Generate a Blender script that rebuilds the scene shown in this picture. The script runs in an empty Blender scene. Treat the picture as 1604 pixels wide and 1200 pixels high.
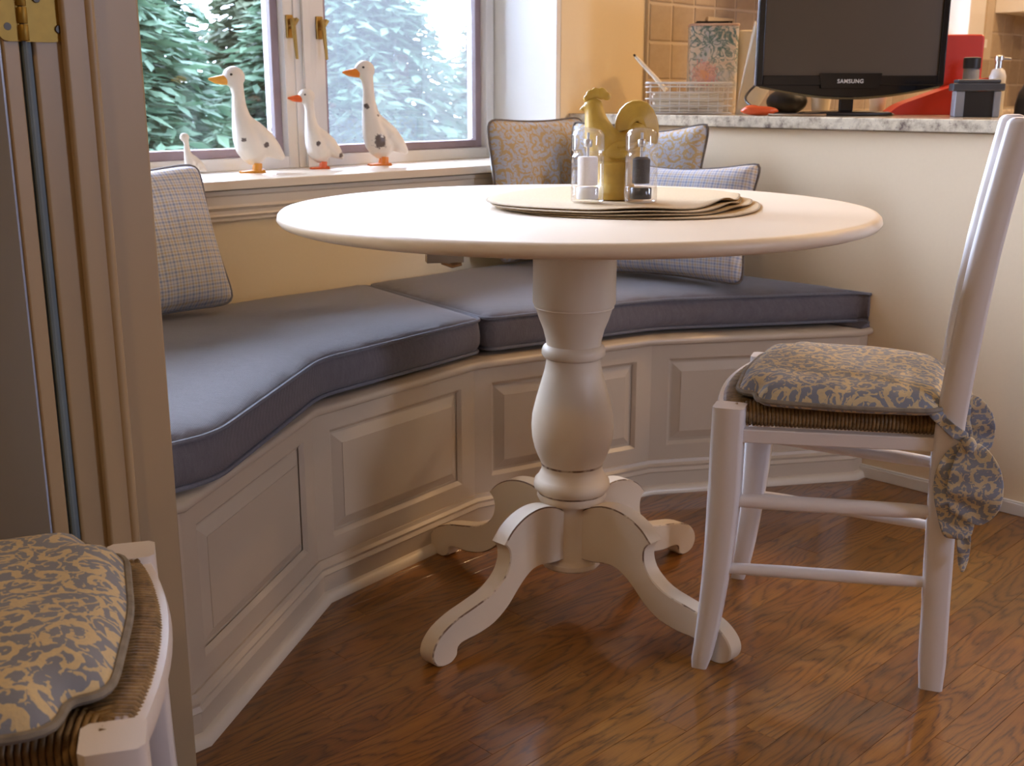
import bpy, bmesh, math, random
from mathutils import Vector, Matrix, Euler
random.seed(7)
PI = math.pi
SC = bpy.context.scene
C = SC.collection

# ------------------------------------------------------------------ camera
cam = bpy.data.cameras.new('camera'); cam_o = bpy.data.objects.new('camera', cam); C.objects.link(cam_o)
cam.sensor_width = 36; cam.lens = 36 * 1775 / 1604; cam.clip_start = .02
cam_o.location = (0, 0, .985); cam_o.rotation_euler = (math.radians(90 - 14.3), 0, 0)
SC.camera = cam_o
cam.dof.use_dof = True; cam.dof.focus_distance = 1.65; cam.dof.aperture_fstop = 11
SC.view_settings.view_transform = 'Standard'; SC.view_settings.look = 'None'
SC.view_settings.gamma = 1; SC.view_settings.use_curve_mapping = False
SC.view_settings.exposure = 0

# ------------------------------------------------------------------ world and lights
wd = bpy.data.worlds.new('overcast'); SC.world = wd; wd.use_nodes = True
bg = wd.node_tree.nodes['Background']
bg.inputs[0].default_value = (.62, .715, 1, 1); bg.inputs[1].default_value = 44.0

OX, OY = .185, 3.615                       # room corner: window wall meets the half wall
def R(X, Y, Z=0):                          # room frame -> world
    r = math.sqrt(.5); return Vector((OX + (X - Y) * r, OY + (X + Y) * r, Z))
RM = dict(loc=(OX, OY, 0), rz=PI / 4)

def lamp(name, X, Y, z, power, col, size, spread=None):
    l = bpy.data.lights.new(name, 'AREA'); l.shape = 'DISK'; l.size = size; l.energy = power; l.color = col
    if spread: l.spread = math.radians(spread)
    o = bpy.data.objects.new(name, l); C.objects.link(o); o.location = R(X, Y, z); return o
WARM = (1, .635, .32)
lamp('ceiling_lamp', .95, -2.1, 2.40, 24, WARM, .16)
lamp('ceiling_lamp', .95, -.9, 2.40, 16, WARM, .16)
lamp('ceiling_lamp', 2.3, -1.2, 2.40, 24, WARM, .16)
lamp('ceiling_lamp', 2.3, -3.2, 2.40, 30, WARM, .16)
lamp('ceiling_lamp', -1.0, -3.3, 2.40, 1.5, WARM, .16)
lamp('ceiling_lamp', -3.6, -2.2, 2.40, 13, WARM, .2)
def portal(X, Y, z, sx, sz, rot):
    l = bpy.data.lights.new('daylight_portal', 'AREA'); l.shape = 'RECTANGLE'; l.size = sx; l.size_y = sz; l.cycles.is_portal = True
    o = bpy.data.objects.new('daylight_portal', l); C.objects.link(o); o.location = R(X, Y, z)
    o.rotation_euler = rot
portal(-1.0, .36, 1.45, 1.9, 1.35, (-PI / 2, 0, PI / 4))
portal(2.45, .36, 1.65, .95, .9, (-PI / 2, 0, PI / 4))
portal(-.2, -5.36, 1.6, .5, .8, (PI / 2, 0, PI / 4))

# ------------------------------------------------------------------ node helpers
def srgb(r, g, b):
    f = lambda c: (c / 255 / 12.92) if c / 255 <= .04045 else ((c / 255 + .055) / 1.055) ** 2.4
    return (f(r), f(g), f(b), 1)
class NT:
    def __init__(s, name):
        s.m = bpy.data.materials.new(name); s.m.use_nodes = True; s.t = s.m.node_tree
        s.b = s.t.nodes['Principled BSDF']; s.out = s.t.nodes['Material Output']
    def n(s, ty, **kw):
        nd = s.t.nodes.new(ty)
        for k, v in kw.items():
            if k.startswith('i_'): nd.inputs[int(k[2:]) if k[2:].isdigit() else k[2:].replace('_', ' ')].default_value = v
            else: setattr(nd, k, v)
        return nd
    def l(s, a, b): s.t.links.new(a, b)
    def val(s, x, sock):
        if isinstance(x, (int, float)): sock.default_value = x
        elif isinstance(x, (tuple, list)): sock.default_value = x
        else: s.l(x, sock)
    def math(s, op, a, b=None, c=None, clamp=False):
        nd = s.n('ShaderNodeMath', operation=op, use_clamp=clamp); s.val(a, nd.inputs[0])
        if b is not None: s.val(b, nd.inputs[1])
        if c is not None: s.val(c, nd.inputs[2])
        return nd.outputs[0]
    def vmath(s, op, a, b=None, sc=None):
        nd = s.n('ShaderNodeVectorMath', operation=op); s.val(a, nd.inputs[0])
        if b is not None: s.val(b, nd.inputs[1])
        if sc is not None: s.val(sc, nd.inputs[3])
        return nd.outputs[1] if op in ('LENGTH', 'DOT_PRODUCT', 'DISTANCE') else nd.outputs[0]
    def mix(s, f, a, b, mode='MIX'):
        nd = s.n('ShaderNodeMix', data_type='RGBA', blend_type=mode); s.val(f, nd.inputs[0]); s.val(a, nd.inputs[6]); s.val(b, nd.inputs[7]); return nd.outputs[2]
    def ramp(s, f, stops):
        nd = s.n('ShaderNodeValToRGB'); s.l(f, nd.inputs[0]); e = nd.color_ramp.elements
        while len(e) < len(stops): e.new(.5)
        for k, (p, c) in enumerate(stops):
            e[k].position = p; e[k].color = c if isinstance(c, tuple) else (c, c, c, 1)
        return nd.outputs[0]
    def noise(s, vec, scale, detail=3, rough=.5, dist=0):
        nd = s.n('ShaderNodeTexNoise'); nd.inputs['Scale'].default_value = scale; nd.inputs['Detail'].default_value = detail
        nd.inputs['Roughness'].default_value = rough; nd.inputs['Distortion'].default_value = dist
        if vec is not None: s.l(vec, nd.inputs['Vector'])
        return nd.outputs[0]
    def obj(s): return s.n('ShaderNodeTexCoord').outputs['Object']
    def mapv(s, v, loc=(0, 0, 0), rot=(0, 0, 0), scale=(1, 1, 1)):
        nd = s.n('ShaderNodeMapping'); s.l(v, nd.inputs[0]); nd.inputs[1].default_value = loc; nd.inputs[2].default_value = rot; nd.inputs[3].default_value = scale; return nd.outputs[0]
    def bump(s, h, strength=.3, dist=.002):
        nd = s.n('ShaderNodeBump'); nd.inputs[0].default_value = strength; nd.inputs[1].default_value = dist; s.l(h, nd.inputs['Height']); s.l(nd.outputs[0], s.b.inputs['Normal'])
    def set(s, col=None, rough=None, metal=None, **kw):
        if col is not None: s.val(col, s.b.inputs['Base Color'])
        if rough is not None: s.val(rough, s.b.inputs['Roughness'])
        if metal is not None: s.val(metal, s.b.inputs['Metallic'])
        for k, v in kw.items(): s.val(v, s.b.inputs[k.replace('_', ' ')])
        return s.m

def simple(name, col, rough=.5, metal=0, var=.06, scale=30, bump=0, **kw):
    t = NT(name); n = t.noise(t.obj(), scale, 3)
    c2 = tuple(max(0, c * (1 - var * 2)) for c in col[:3]) + (1,)
    t.set(t.mix(n, col, c2), rough, metal, **kw)
    if bump: t.bump(n, bump, .001)
    return t.m

# ------------------------------------------------------------------ materials
M = {}
M['wall'] = simple('wall_paint', (.80, .66, .43, 1), .65, var=.02, scale=120, bump=.15)
M['white_wall'] = simple('pale_wall_paint', (.82, .66, .44, 1), .6, var=.02, scale=120, bump=.1)
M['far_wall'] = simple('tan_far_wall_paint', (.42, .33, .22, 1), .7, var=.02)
M['ceiling'] = simple('ceiling_paint', (.66, .60, .50, 1), .8, var=.01)
M['trim'] = simple('white_trim_paint', (.83, .80, .74, 1), .32, var=.02, scale=12)
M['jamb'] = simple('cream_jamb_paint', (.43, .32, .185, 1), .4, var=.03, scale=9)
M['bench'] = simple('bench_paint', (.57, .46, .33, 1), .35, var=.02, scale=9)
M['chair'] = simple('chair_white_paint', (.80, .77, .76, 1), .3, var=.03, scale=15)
M['cream_trim'] = simple('cream_trim_paint', (.74, .63, .48, 1), .35, var=.02, scale=12)
M['sash'] = simple('sash_paint', (.80, .78, .75, 1), .35, var=.02)
M['reveal'] = simple('mauve_reveal_shade', (.34, .25, .27, 1), .5, var=.1)  # mauve is shade on the sash reveals, put into the colour
M['brass'] = simple('aged_brass', (.62, .40, .12, 1), .3, 1, var=.2, scale=60)
M['brass_paint'] = simple('yellow_brass_hinge', (.42, .26, .04, 1), .45, .45, var=.15, scale=80)
M['dark_metal'] = simple('dark_screw_metal', (.06, .05, .04, 1), .4, .8)
M['steel'] = simple('steel', (.6, .6, .6, 1), .3, 1)
M['glaze'] = simple('brown_glaze_line', (.22, .13, .07, 1), .5, var=.3, scale=90)
M['door_reflection'] = simple('painted_door_reflection', (.46, .56, .80, 1), .25, var=.05, scale=4)  # grey reflection of the room on the white door, painted as colour
M['gap_tint'] = simple('blue_grey_gap_tint', (.20, .27, .31, 1), .5, var=.2, scale=14)  # bluish light in the door gap, put into a strip's colour
M['black_gloss'] = simple('glossy_black_plastic', (.008, .009, .012, 1), .12, var=.1)
M['black_mat'] = simple('matt_black_plastic', (.02, .02, .024, 1), .45, var=.2)
M['slate'] = simple('slate_grey_plastic', (.07, .08, .10, 1), .4, var=.2)
M['grey_plastic'] = simple('grey_plastic', (.30, .32, .36, 1), .4, var=.1)
M['screen'] = simple('dark_display', (.085, .066, .046, 1), .34, var=.1, scale=3)  # brown base stands in for the warm room reflected in the display
M['logo'] = simple('silver_lettering', (.75, .77, .8, 1), .3)
M['red'] = simple('red_plastic', (.55, .035, .015, 1), .35, var=.1, scale=14)
M['orange'] = simple('orange_glaze', (.85, .25, .02, 1), .3, var=.15, scale=60)
M['orange_red'] = simple('red_orange_glaze', (.82, .13, .02, 1), .3, var=.15, scale=60)
M['amber'] = simple('amber_glaze', (.80, .34, .03, 1), .3, var=.15, scale=60)
M['mustard'] = simple('mustard_glaze', (.64, .41, .07, 1), .38, var=.18, scale=40, bump=.5)
M['paper'] = simple('cream_paper', (.80, .72, .58, 1), .7, var=.05, scale=20, bump=.2)
M['white_plastic'] = simple('white_plastic', (.82, .80, .76, 1), .35)
M['salt'] = simple('salt', (.86, .80, .76, 1), .8, var=.08, scale=500, bump=.4)
M['pepper'] = simple('peppercorns', (.02, .014, .012, 1), .6, var=.5, scale=400, bump=1)
M['linen'] = simple('tan_placemat_linen', (.62, .46, .26, 1), .8, var=.15, scale=300, bump=.5)
M['linen_edge'] = simple('brown_placemat_edge', (.40, .29, .16, 1), .8, var=.2, scale=300, bump=.4)
M['bark'] = simple('bark', (.10, .075, .06, 1), .9, var=.3, scale=12, bump=1)
M['grass'] = simple('lawn', (.12, .20, .07, 1), .9, var=.3, scale=6, bump=.5)
M['outlet'] = simple('tan_outlet_plate', (.52, .42, .28, 1), .4)

def glassy(name, rough=0.0, tint=(1, 1, 1, 1)):
    t = NT(name); t.set(tint, rough, 0, IOR=1.47, Transmission_Weight=1.0); return t.m
def acrylic():
    t = NT('clear_acrylic'); tr = t.n('ShaderNodeBsdfTransparent'); gl = t.n('ShaderNodeBsdfGlossy'); gl.inputs['Roughness'].default_value = .05; df = t.n('ShaderNodeBsdfDiffuse'); df.inputs[0].default_value = (.8, .78, .8, 1)
    lw = t.n('ShaderNodeLayerWeight'); lw.inputs[0].default_value = .42; a = t.n('ShaderNodeMixShader'); b = t.n('ShaderNodeMixShader'); b.inputs[0].default_value = .07
    t.l(tr.outputs[0], b.inputs[1]); t.l(df.outputs[0], b.inputs[2]); t.l(t.math('MULTIPLY', lw.outputs[1], .5), a.inputs[0]); t.l(b.outputs[0], a.inputs[1]); t.l(gl.outputs[0], a.inputs[2]); t.l(a.outputs[0], t.out.inputs[0]); return t.m
M['acrylic'] = acrylic()
def pane():
    t = NT('window_glass'); tr = t.n('ShaderNodeBsdfTransparent'); gl = t.n('ShaderNodeBsdfGlossy'); gl.inputs['Roughness'].default_value = .02
    fr = t.n('ShaderNodeFresnel'); fr.inputs[0].default_value = 1.45; mx = t.n('ShaderNodeMixShader')
    tr.inputs[0].default_value = (.96, .98, .97, 1)
    t.l(fr.outputs[0], mx.inputs[0]); t.l(tr.outputs[0], mx.inputs[1]); t.l(gl.outputs[0], mx.inputs[2]); t.l(mx.outputs[0], t.out.inputs[0]); return t.m
M['pane'] = pane()
def screen_mesh():
    t = NT('insect_screen_mesh'); tr = t.n('ShaderNodeBsdfTransparent'); tl = t.n('ShaderNodeBsdfTranslucent'); tl.inputs[0].default_value = (.6, .6, .6, 1)
    mx = t.n('ShaderNodeMixShader'); mx.inputs[0].default_value = .035
    t.l(tr.outputs[0], mx.inputs[1]); t.l(tl.outputs[0], mx.inputs[2]); t.l(mx.outputs[0], t.out.inputs[0]); return t.m
M['screen_mesh'] = screen_mesh()
def foliage(name, c1, c2):
    t = NT(name); n = t.noise(t.obj(), 2.2, 4); col = t.ramp(n, [(.3, c1), (.7, c2)])
    t.set(col, .7); t.b.inputs['Specular IOR Level'].default_value = .2
    tl = t.n('ShaderNodeBsdfTranslucent'); t.l(col, tl.inputs[0]); mx = t.n('ShaderNodeMixShader'); mx.inputs[0].default_value = .35
    t.l(t.b.outputs[0], mx.inputs[1]); t.l(tl.outputs[0], mx.inputs[2]); t.l(mx.outputs[0], t.out.inputs[0]); return t.m
M['needles'] = foliage('spruce_needles', (.014, .032, .019, 1), (.062, .102, .060, 1))
M['needles2'] = foliage('bright_leaves', (.044, .055, .032, 1), (.082, .098, .060, 1))

def oak():
    t = NT('oak_floor'); o = t.obj(); ri = t.n('ShaderNodeObjectInfo').outputs['Random']
    off = t.n('ShaderNodeCombineXYZ'); t.l(t.math('MULTIPLY', ri, 37.0), off.inputs[0]); t.l(t.math('MULTIPLY', ri, 11.3), off.inputs[1]); t.l(t.math('MULTIPLY', ri, 7.7), off.inputs[2])
    v = t.vmath('ADD', o, off.outputs[0])
    warp = t.noise(t.mapv(v, scale=(1.3, 7, 1)), 1.3, 2, .45)
    y = t.n('ShaderNodeSeparateXYZ'); t.l(v, y.inputs[0])
    f = t.math('ADD', t.math('MULTIPLY', y.outputs[1], 36.0), t.math('MULTIPLY', warp, 20.0))
    f = t.math('ADD', f, t.math('MULTIPLY', t.noise(t.mapv(v, scale=(14, 60, 1)), 1.6, 3, .6), .9))
    w = t.math('FRACT', f)
    rings = t.ramp(w, [(0, 1.0), (.16, .25), (.45, 0.0), (.80, .35), (1, 1.0)])
    fine = t.noise(t.mapv(v, scale=(9, 320, 1)), 1.0, 4, .65)
    pores = t.ramp(fine, [(.40, 1.0), (.52, 0.0)])
    base = t.ramp(t.math('ADD', t.math('MULTIPLY', ri, .5), t.math('MULTIPLY', t.noise(t.mapv(v, scale=(1.5, 12, 1)), 1, 2), .5)),
                  [(0, (.17, .060, .009, 1)), (.5, (.28, .108, .016, 1)), (1, (.38, .165, .028, 1))])
    grain = t.math('MULTIPLY', rings, t.math('ADD', .62, t.math('MULTIPLY', pores, .38)))
    c = t.mix(t.math('MULTIPLY', grain, .88), base, (.050, .018, .005, 1))
    c = t.mix(t.math('MULTIPLY', pores, .22), c, (.07, .025, .01, 1))
    t.set(c, t.math('ADD', .24, t.math('MULTIPLY', fine, .12)), Coat_Weight=.6, Coat_Roughness=.10, Specular_IOR_Level=.3)
    t.bump(t.math('SUBTRACT', 1.0, grain), .12, .0006); return t.m
M['oak'] = oak()

def table_paint():
    t = NT('cream_table_paint'); o = t.obj(); n = t.noise(o, 7, 4); f = t.noise(t.mapv(o, scale=(6, 90, 6)), 1.5, 3)
    c = t.mix(t.math('MULTIPLY', n, .35), (.77, .655, .50, 1), (.68, .55, .39, 1))
    c = t.mix(t.math('MULTIPLY', f, .08), c, (.5, .38, .25, 1))
    t.set(c, .46, Coat_Weight=.08, Coat_Roughness=.25); return t.m
M['table'] = table_paint()
def worn(name, base, amount=.56, sc=9):
    t = NT(name); n = t.noise(t.obj(), sc, 4, .7); k = t.ramp(n, [(amount - .02, 0.0), (amount + .04, 1.0)])
    t.set(t.mix(k, base, (.16, .09, .05, 1)), .4); return t.m
M['worn'] = worn('rubbed_through_edge', (.66, .54, .39, 1), .49, 12)
M['groove'] = worn('glazed_groove', (.50, .38, .25, 1), .50, 16)
M['worn_chair'] = worn('rubbed_chair_edge', (.80, .77, .76, 1), .70, 9)

def fabric_weave(t, scale):
    o = t.obj(); w1 = t.n('ShaderNodeTexWave', wave_type='BANDS', bands_direction='X'); w1.inputs['Scale'].default_value = scale
    w2 = t.n('ShaderNodeTexWave', wave_type='BANDS', bands_direction='Y'); w2.inputs['Scale'].default_value = scale
    t.l(o, w1.inputs[0]); t.l(o, w2.inputs[0]); return t.math('MULTIPLY', w1.outputs[1], w2.outputs[1])
def denim():
    t = NT('blue_grey_chambray'); o = t.obj(); wv = fabric_weave(t, 130)
    n = t.noise(t.mapv(o, rot=(0, 0, .7), scale=(40, 260, 40)), 1, 3, .7); n2 = t.noise(o, 500, 2, .7)
    c = t.mix(t.math('ADD', t.math('MULTIPLY', n, .6), t.math('MULTIPLY', n2, .4)), (.072, .062, .066, 1), (.22, .20, .218, 1))
    t.set(c, .85, Sheen_Weight=.25, Sheen_Roughness=.4); t.bump(wv, .5, .0008); return t.m
M['denim'] = denim()
M['denim_pipe'] = simple('blue_grey_piping', (.20, .20, .23, 1), .8, var=.2, scale=200)

def scroll(name, bgc, fg, cell=.046, xz=False):
    # one curling vine per cell, with leaf ticks from a warped fine noise
    t = NT(name); o = t.obj(); s = t.n('ShaderNodeSeparateXYZ'); t.l(o, s.inputs[0])
    xy = t.n('ShaderNodeCombineXYZ'); t.l(s.outputs[0], xy.inputs[0]); t.l(s.outputs[2 if xz else 1], xy.inputs[1])
    wn = t.n('ShaderNodeTexNoise'); wn.inputs['Scale'].default_value = .75 / cell; wn.inputs['Detail'].default_value = 1; t.l(xy.outputs[0], wn.inputs['Vector'])
    wv = t.vmath('ADD', xy.outputs[0], t.vmath('SCALE', t.vmath('SUBTRACT', wn.outputs[1], (.5, .5, .5)), sc=cell * .55))
    def layer(size, shift, turns, width):
        p = t.vmath('SCALE', t.vmath('ADD', wv, (shift, shift * 1.7, 0)), sc=1 / size)
        vo = t.n('ShaderNodeTexVoronoi', voronoi_dimensions='2D'); vo.inputs['Scale'].default_value = 1; vo.inputs['Randomness'].default_value = .75; t.l(p, vo.inputs['Vector'])
        d = t.vmath('SUBTRACT', p, vo.outputs['Position']); q = t.n('ShaderNodeSeparateXYZ'); t.l(d, q.inputs[0])
        cs = t.n('ShaderNodeSeparateColor'); t.l(vo.outputs['Color'], cs.inputs[0])
        sg = t.math('SUBTRACT', t.math('MULTIPLY', t.math('GREATER_THAN', cs.outputs[0], .5), 2.0), 1.0)
        ang = t.math('MULTIPLY', t.math('ARCTAN2', q.outputs[1], q.outputs[0]), sg)
        r = t.vmath('LENGTH', d)
        ph = t.math('ADD', t.math('ADD', t.math('DIVIDE', ang, 2 * PI), t.math('MULTIPLY', r, turns)), t.math('MULTIPLY', cs.outputs[1], 6.0))
        fr = t.math('ABSOLUTE', t.math('SUBTRACT', t.math('FRACT', ph), .5))
        lump = t.noise(p, 5.0, 1)
        wd = t.math('ADD', width, t.math('MULTIPLY', t.math('SUBTRACT', lump, .5), .55))
        return t.math('LESS_THAN', fr, wd)
    a = layer(cell, 0, 2.1, .17); b = layer(cell * .5, .31, 1.7, .10)
    k = t.math('MAXIMUM', a, t.math('MULTIPLY', b, .9))
    nz = t.noise(o, 260, 2); kk = t.math('MULTIPLY', k, t.math('ADD', .72, t.math('MULTIPLY', nz, .4)), clamp=True)
    t.set(t.mix(kk, bgc, fg), .72, Sheen_Weight=.15); t.bump(t.math('ADD', kk, t.math('MULTIPLY', nz, .6)), .35, .0012); return t.m
M['scroll'] = scroll('blue_gold_scroll_fabric', (.22, .25, .32, 1), (.66, .54, .31, 1))
M['scroll_bow'] = scroll('blue_gold_scroll_bow_fabric', (.24, .28, .37, 1), (.64, .55, .36, 1), .036, True)
M['scroll_small'] = scroll('pale_blue_gold_scroll_fabric', (.46, .49, .56, 1), (.50, .34, .13, 1), .042)
M['scroll_pipe'] = simple('scroll_piping', (.36, .33, .28, 1), .8, var=.35, scale=60)
M['dark_pipe'] = simple('dark_piping', (.23, .19, .16, 1), .8, var=.35, scale=90)

def plaid():
    t = NT('blue_tan_plaid_fabric'); o = t.obj(); s = t.n('ShaderNodeSeparateXYZ'); t.l(o, s.inputs[0])
    P = .036
    def stripes(c, ofs):
        f = t.math('FRACT', t.math('DIVIDE', t.math('ADD', c, 5 + ofs), P))
        def band(a, b): return t.math('MULTIPLY', t.math('GREATER_THAN', f, a), t.math('LESS_THAN', f, b))
        return band(.05, .16), band(.27, .34), band(.45, .56), band(.66, .74), band(.86, .90)
    cx = stripes(s.outputs[0], 0); cy = stripes(s.outputs[1], .007)
    base = (.60, .58, .58, 1); blue = (.22, .27, .42, 1); gold = (.50, .37, .17, 1)
    def wash(c):
        col = t.mix(t.math('MULTIPLY', t.math('ADD', c[0], c[2]), 1.0, clamp=True), base, blue)
        col = t.mix(c[1], col, gold); col = t.mix(c[3], col, gold); return t.mix(c[4], col, blue)
    c = t.mix(.5, wash(cx), wash(cy)); n = t.noise(o, 500, 2)
    t.set(t.mix(t.math('MULTIPLY', n, .15), c, (.3, .28, .26, 1)), .8, Sheen_Weight=.15); t.bump(n, .3, .0008); return t.m
M['plaid'] = plaid()

def rush():
    t = NT('woven_rush'); o = t.obj(); n = t.noise(t.mapv(o, scale=(1, 1, 1)), 70, 4, .7); n2 = t.noise(o, 14, 2)
    c = t.ramp(n, [(.25, (.075, .045, .018, 1)), (.5, (.25, .15, .06, 1)), (.8, (.46, .31, .13, 1))])
    t.set(t.mix(t.math('MULTIPLY', n2, .35), c, (.16, .13, .05, 1)), .5); t.bump(n, .5, .001); return t.m
M['rush'] = rush()
def granite():
    t = NT('speckled_granite'); o = t.obj(); a = t.noise(o, 28, 5, .7); b = t.noise(o, 90, 3, .7)
    c = t.ramp(a, [(.32, (.16, .12, .10, 1)), (.42, (.46, .38, .28, 1)), (.55, (.66, .57, .42, 1)), (.8, (.76, .68, .52, 1))])
    k = t.ramp(b, [(.30, 1.0), (.40, 0.0)]); t.set(t.mix(t.math('MULTIPLY', k, .7), c, (.18, .12, .13, 1)), .15); return t.m
M['granite'] = granite()
def stone():
    t = NT('tumbled_travertine'); o = t.obj(); ri = t.n('ShaderNodeObjectInfo').outputs['Random']
    n = t.noise(t.mapv(o, scale=(1, 1, 2)), 22, 4, .6)
    c = t.ramp(t.math('ADD', t.math('MULTIPLY', n, .6), t.math('MULTIPLY', ri, .4)), [(.2, (.34, .255, .17, 1)), (.8, (.46, .365, .255, 1))])
    t.set(c, .6); t.bump(n, .4, .003); return t.m
M['stone'] = stone()
M['grout'] = simple('grout', (.60, .50, .37, 1), .9, var=.05)
def tin():
    t = NT('painted_floral_tin'); o = t.obj(); n = t.noise(o, 26, 3, .6, 1.2); n2 = t.noise(t.mapv(o, loc=(3, 1, 2)), 17, 2, .5, .8)
    s = t.n('ShaderNodeSeparateXYZ'); t.l(o, s.inputs[0])
    c = t.ramp(n2, [(.30, (.70, .60, .52, 1)), (.5, (.76, .70, .65, 1)), (.62, (.56, .60, .68, 1))])
    top = t.math('MULTIPLY', t.math('SUBTRACT', s.outputs[2], .09), 9.0, clamp=True)
    c = t.mix(t.math('MULTIPLY', t.ramp(n, [(.44, 0.0), (.50, 1.0), (.56, 0.0)]), t.math('ADD', .35, top), clamp=True), c, (.13, .24, .26, 1))
    d = t.vmath('DISTANCE', t.vmath('ADD', o, t.vmath('SCALE', t.vmath('SUBTRACT', t.n('ShaderNodeTexNoise', i_Scale=30.0).outputs[1], (.5, .5, .5)), sc=.07)), (-.03, -.05, .115))
    pet = t.math('LESS_THAN', d, .038); c = t.mix(t.math('MULTIPLY', pet, t.math('MULTIPLY', n2, .9)), c, (.75, .22, .22, 1))
    core = t.math('LESS_THAN', d, .017); c = t.mix(t.math('MULTIPLY', core, .8), c, (.80, .42, .22, 1))
    t.set(c, .4); return t.m
M['tin'] = tin()
def goose_mat(name, spots):
    t = NT(name); o = t.obj(); n = t.noise(o, 90, 4, .75)
    k = 0.0
    for (x, y, z, r) in spots:
        d = t.vmath('DISTANCE', o, (x, y, z)); m = t.math('SUBTRACT', 1.0, t.math('DIVIDE', d, r), clamp=True)
        e = t.math('GREATER_THAN', t.math('ADD', m, t.math('MULTIPLY', t.math('SUBTRACT', n, .5), 1.8)), .42)
        e = t.math('MULTIPLY', e, t.math('LESS_THAN', d, r)); k = t.math('MAXIMUM', k, e)
    c = t.mix(t.noise(o, 9, 2), (.80, .76, .70, 1), (.76, .68, .58, 1))
    t.set(t.mix(k, c, (.12, .09, .08, 1)), .35); return t.m

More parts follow.
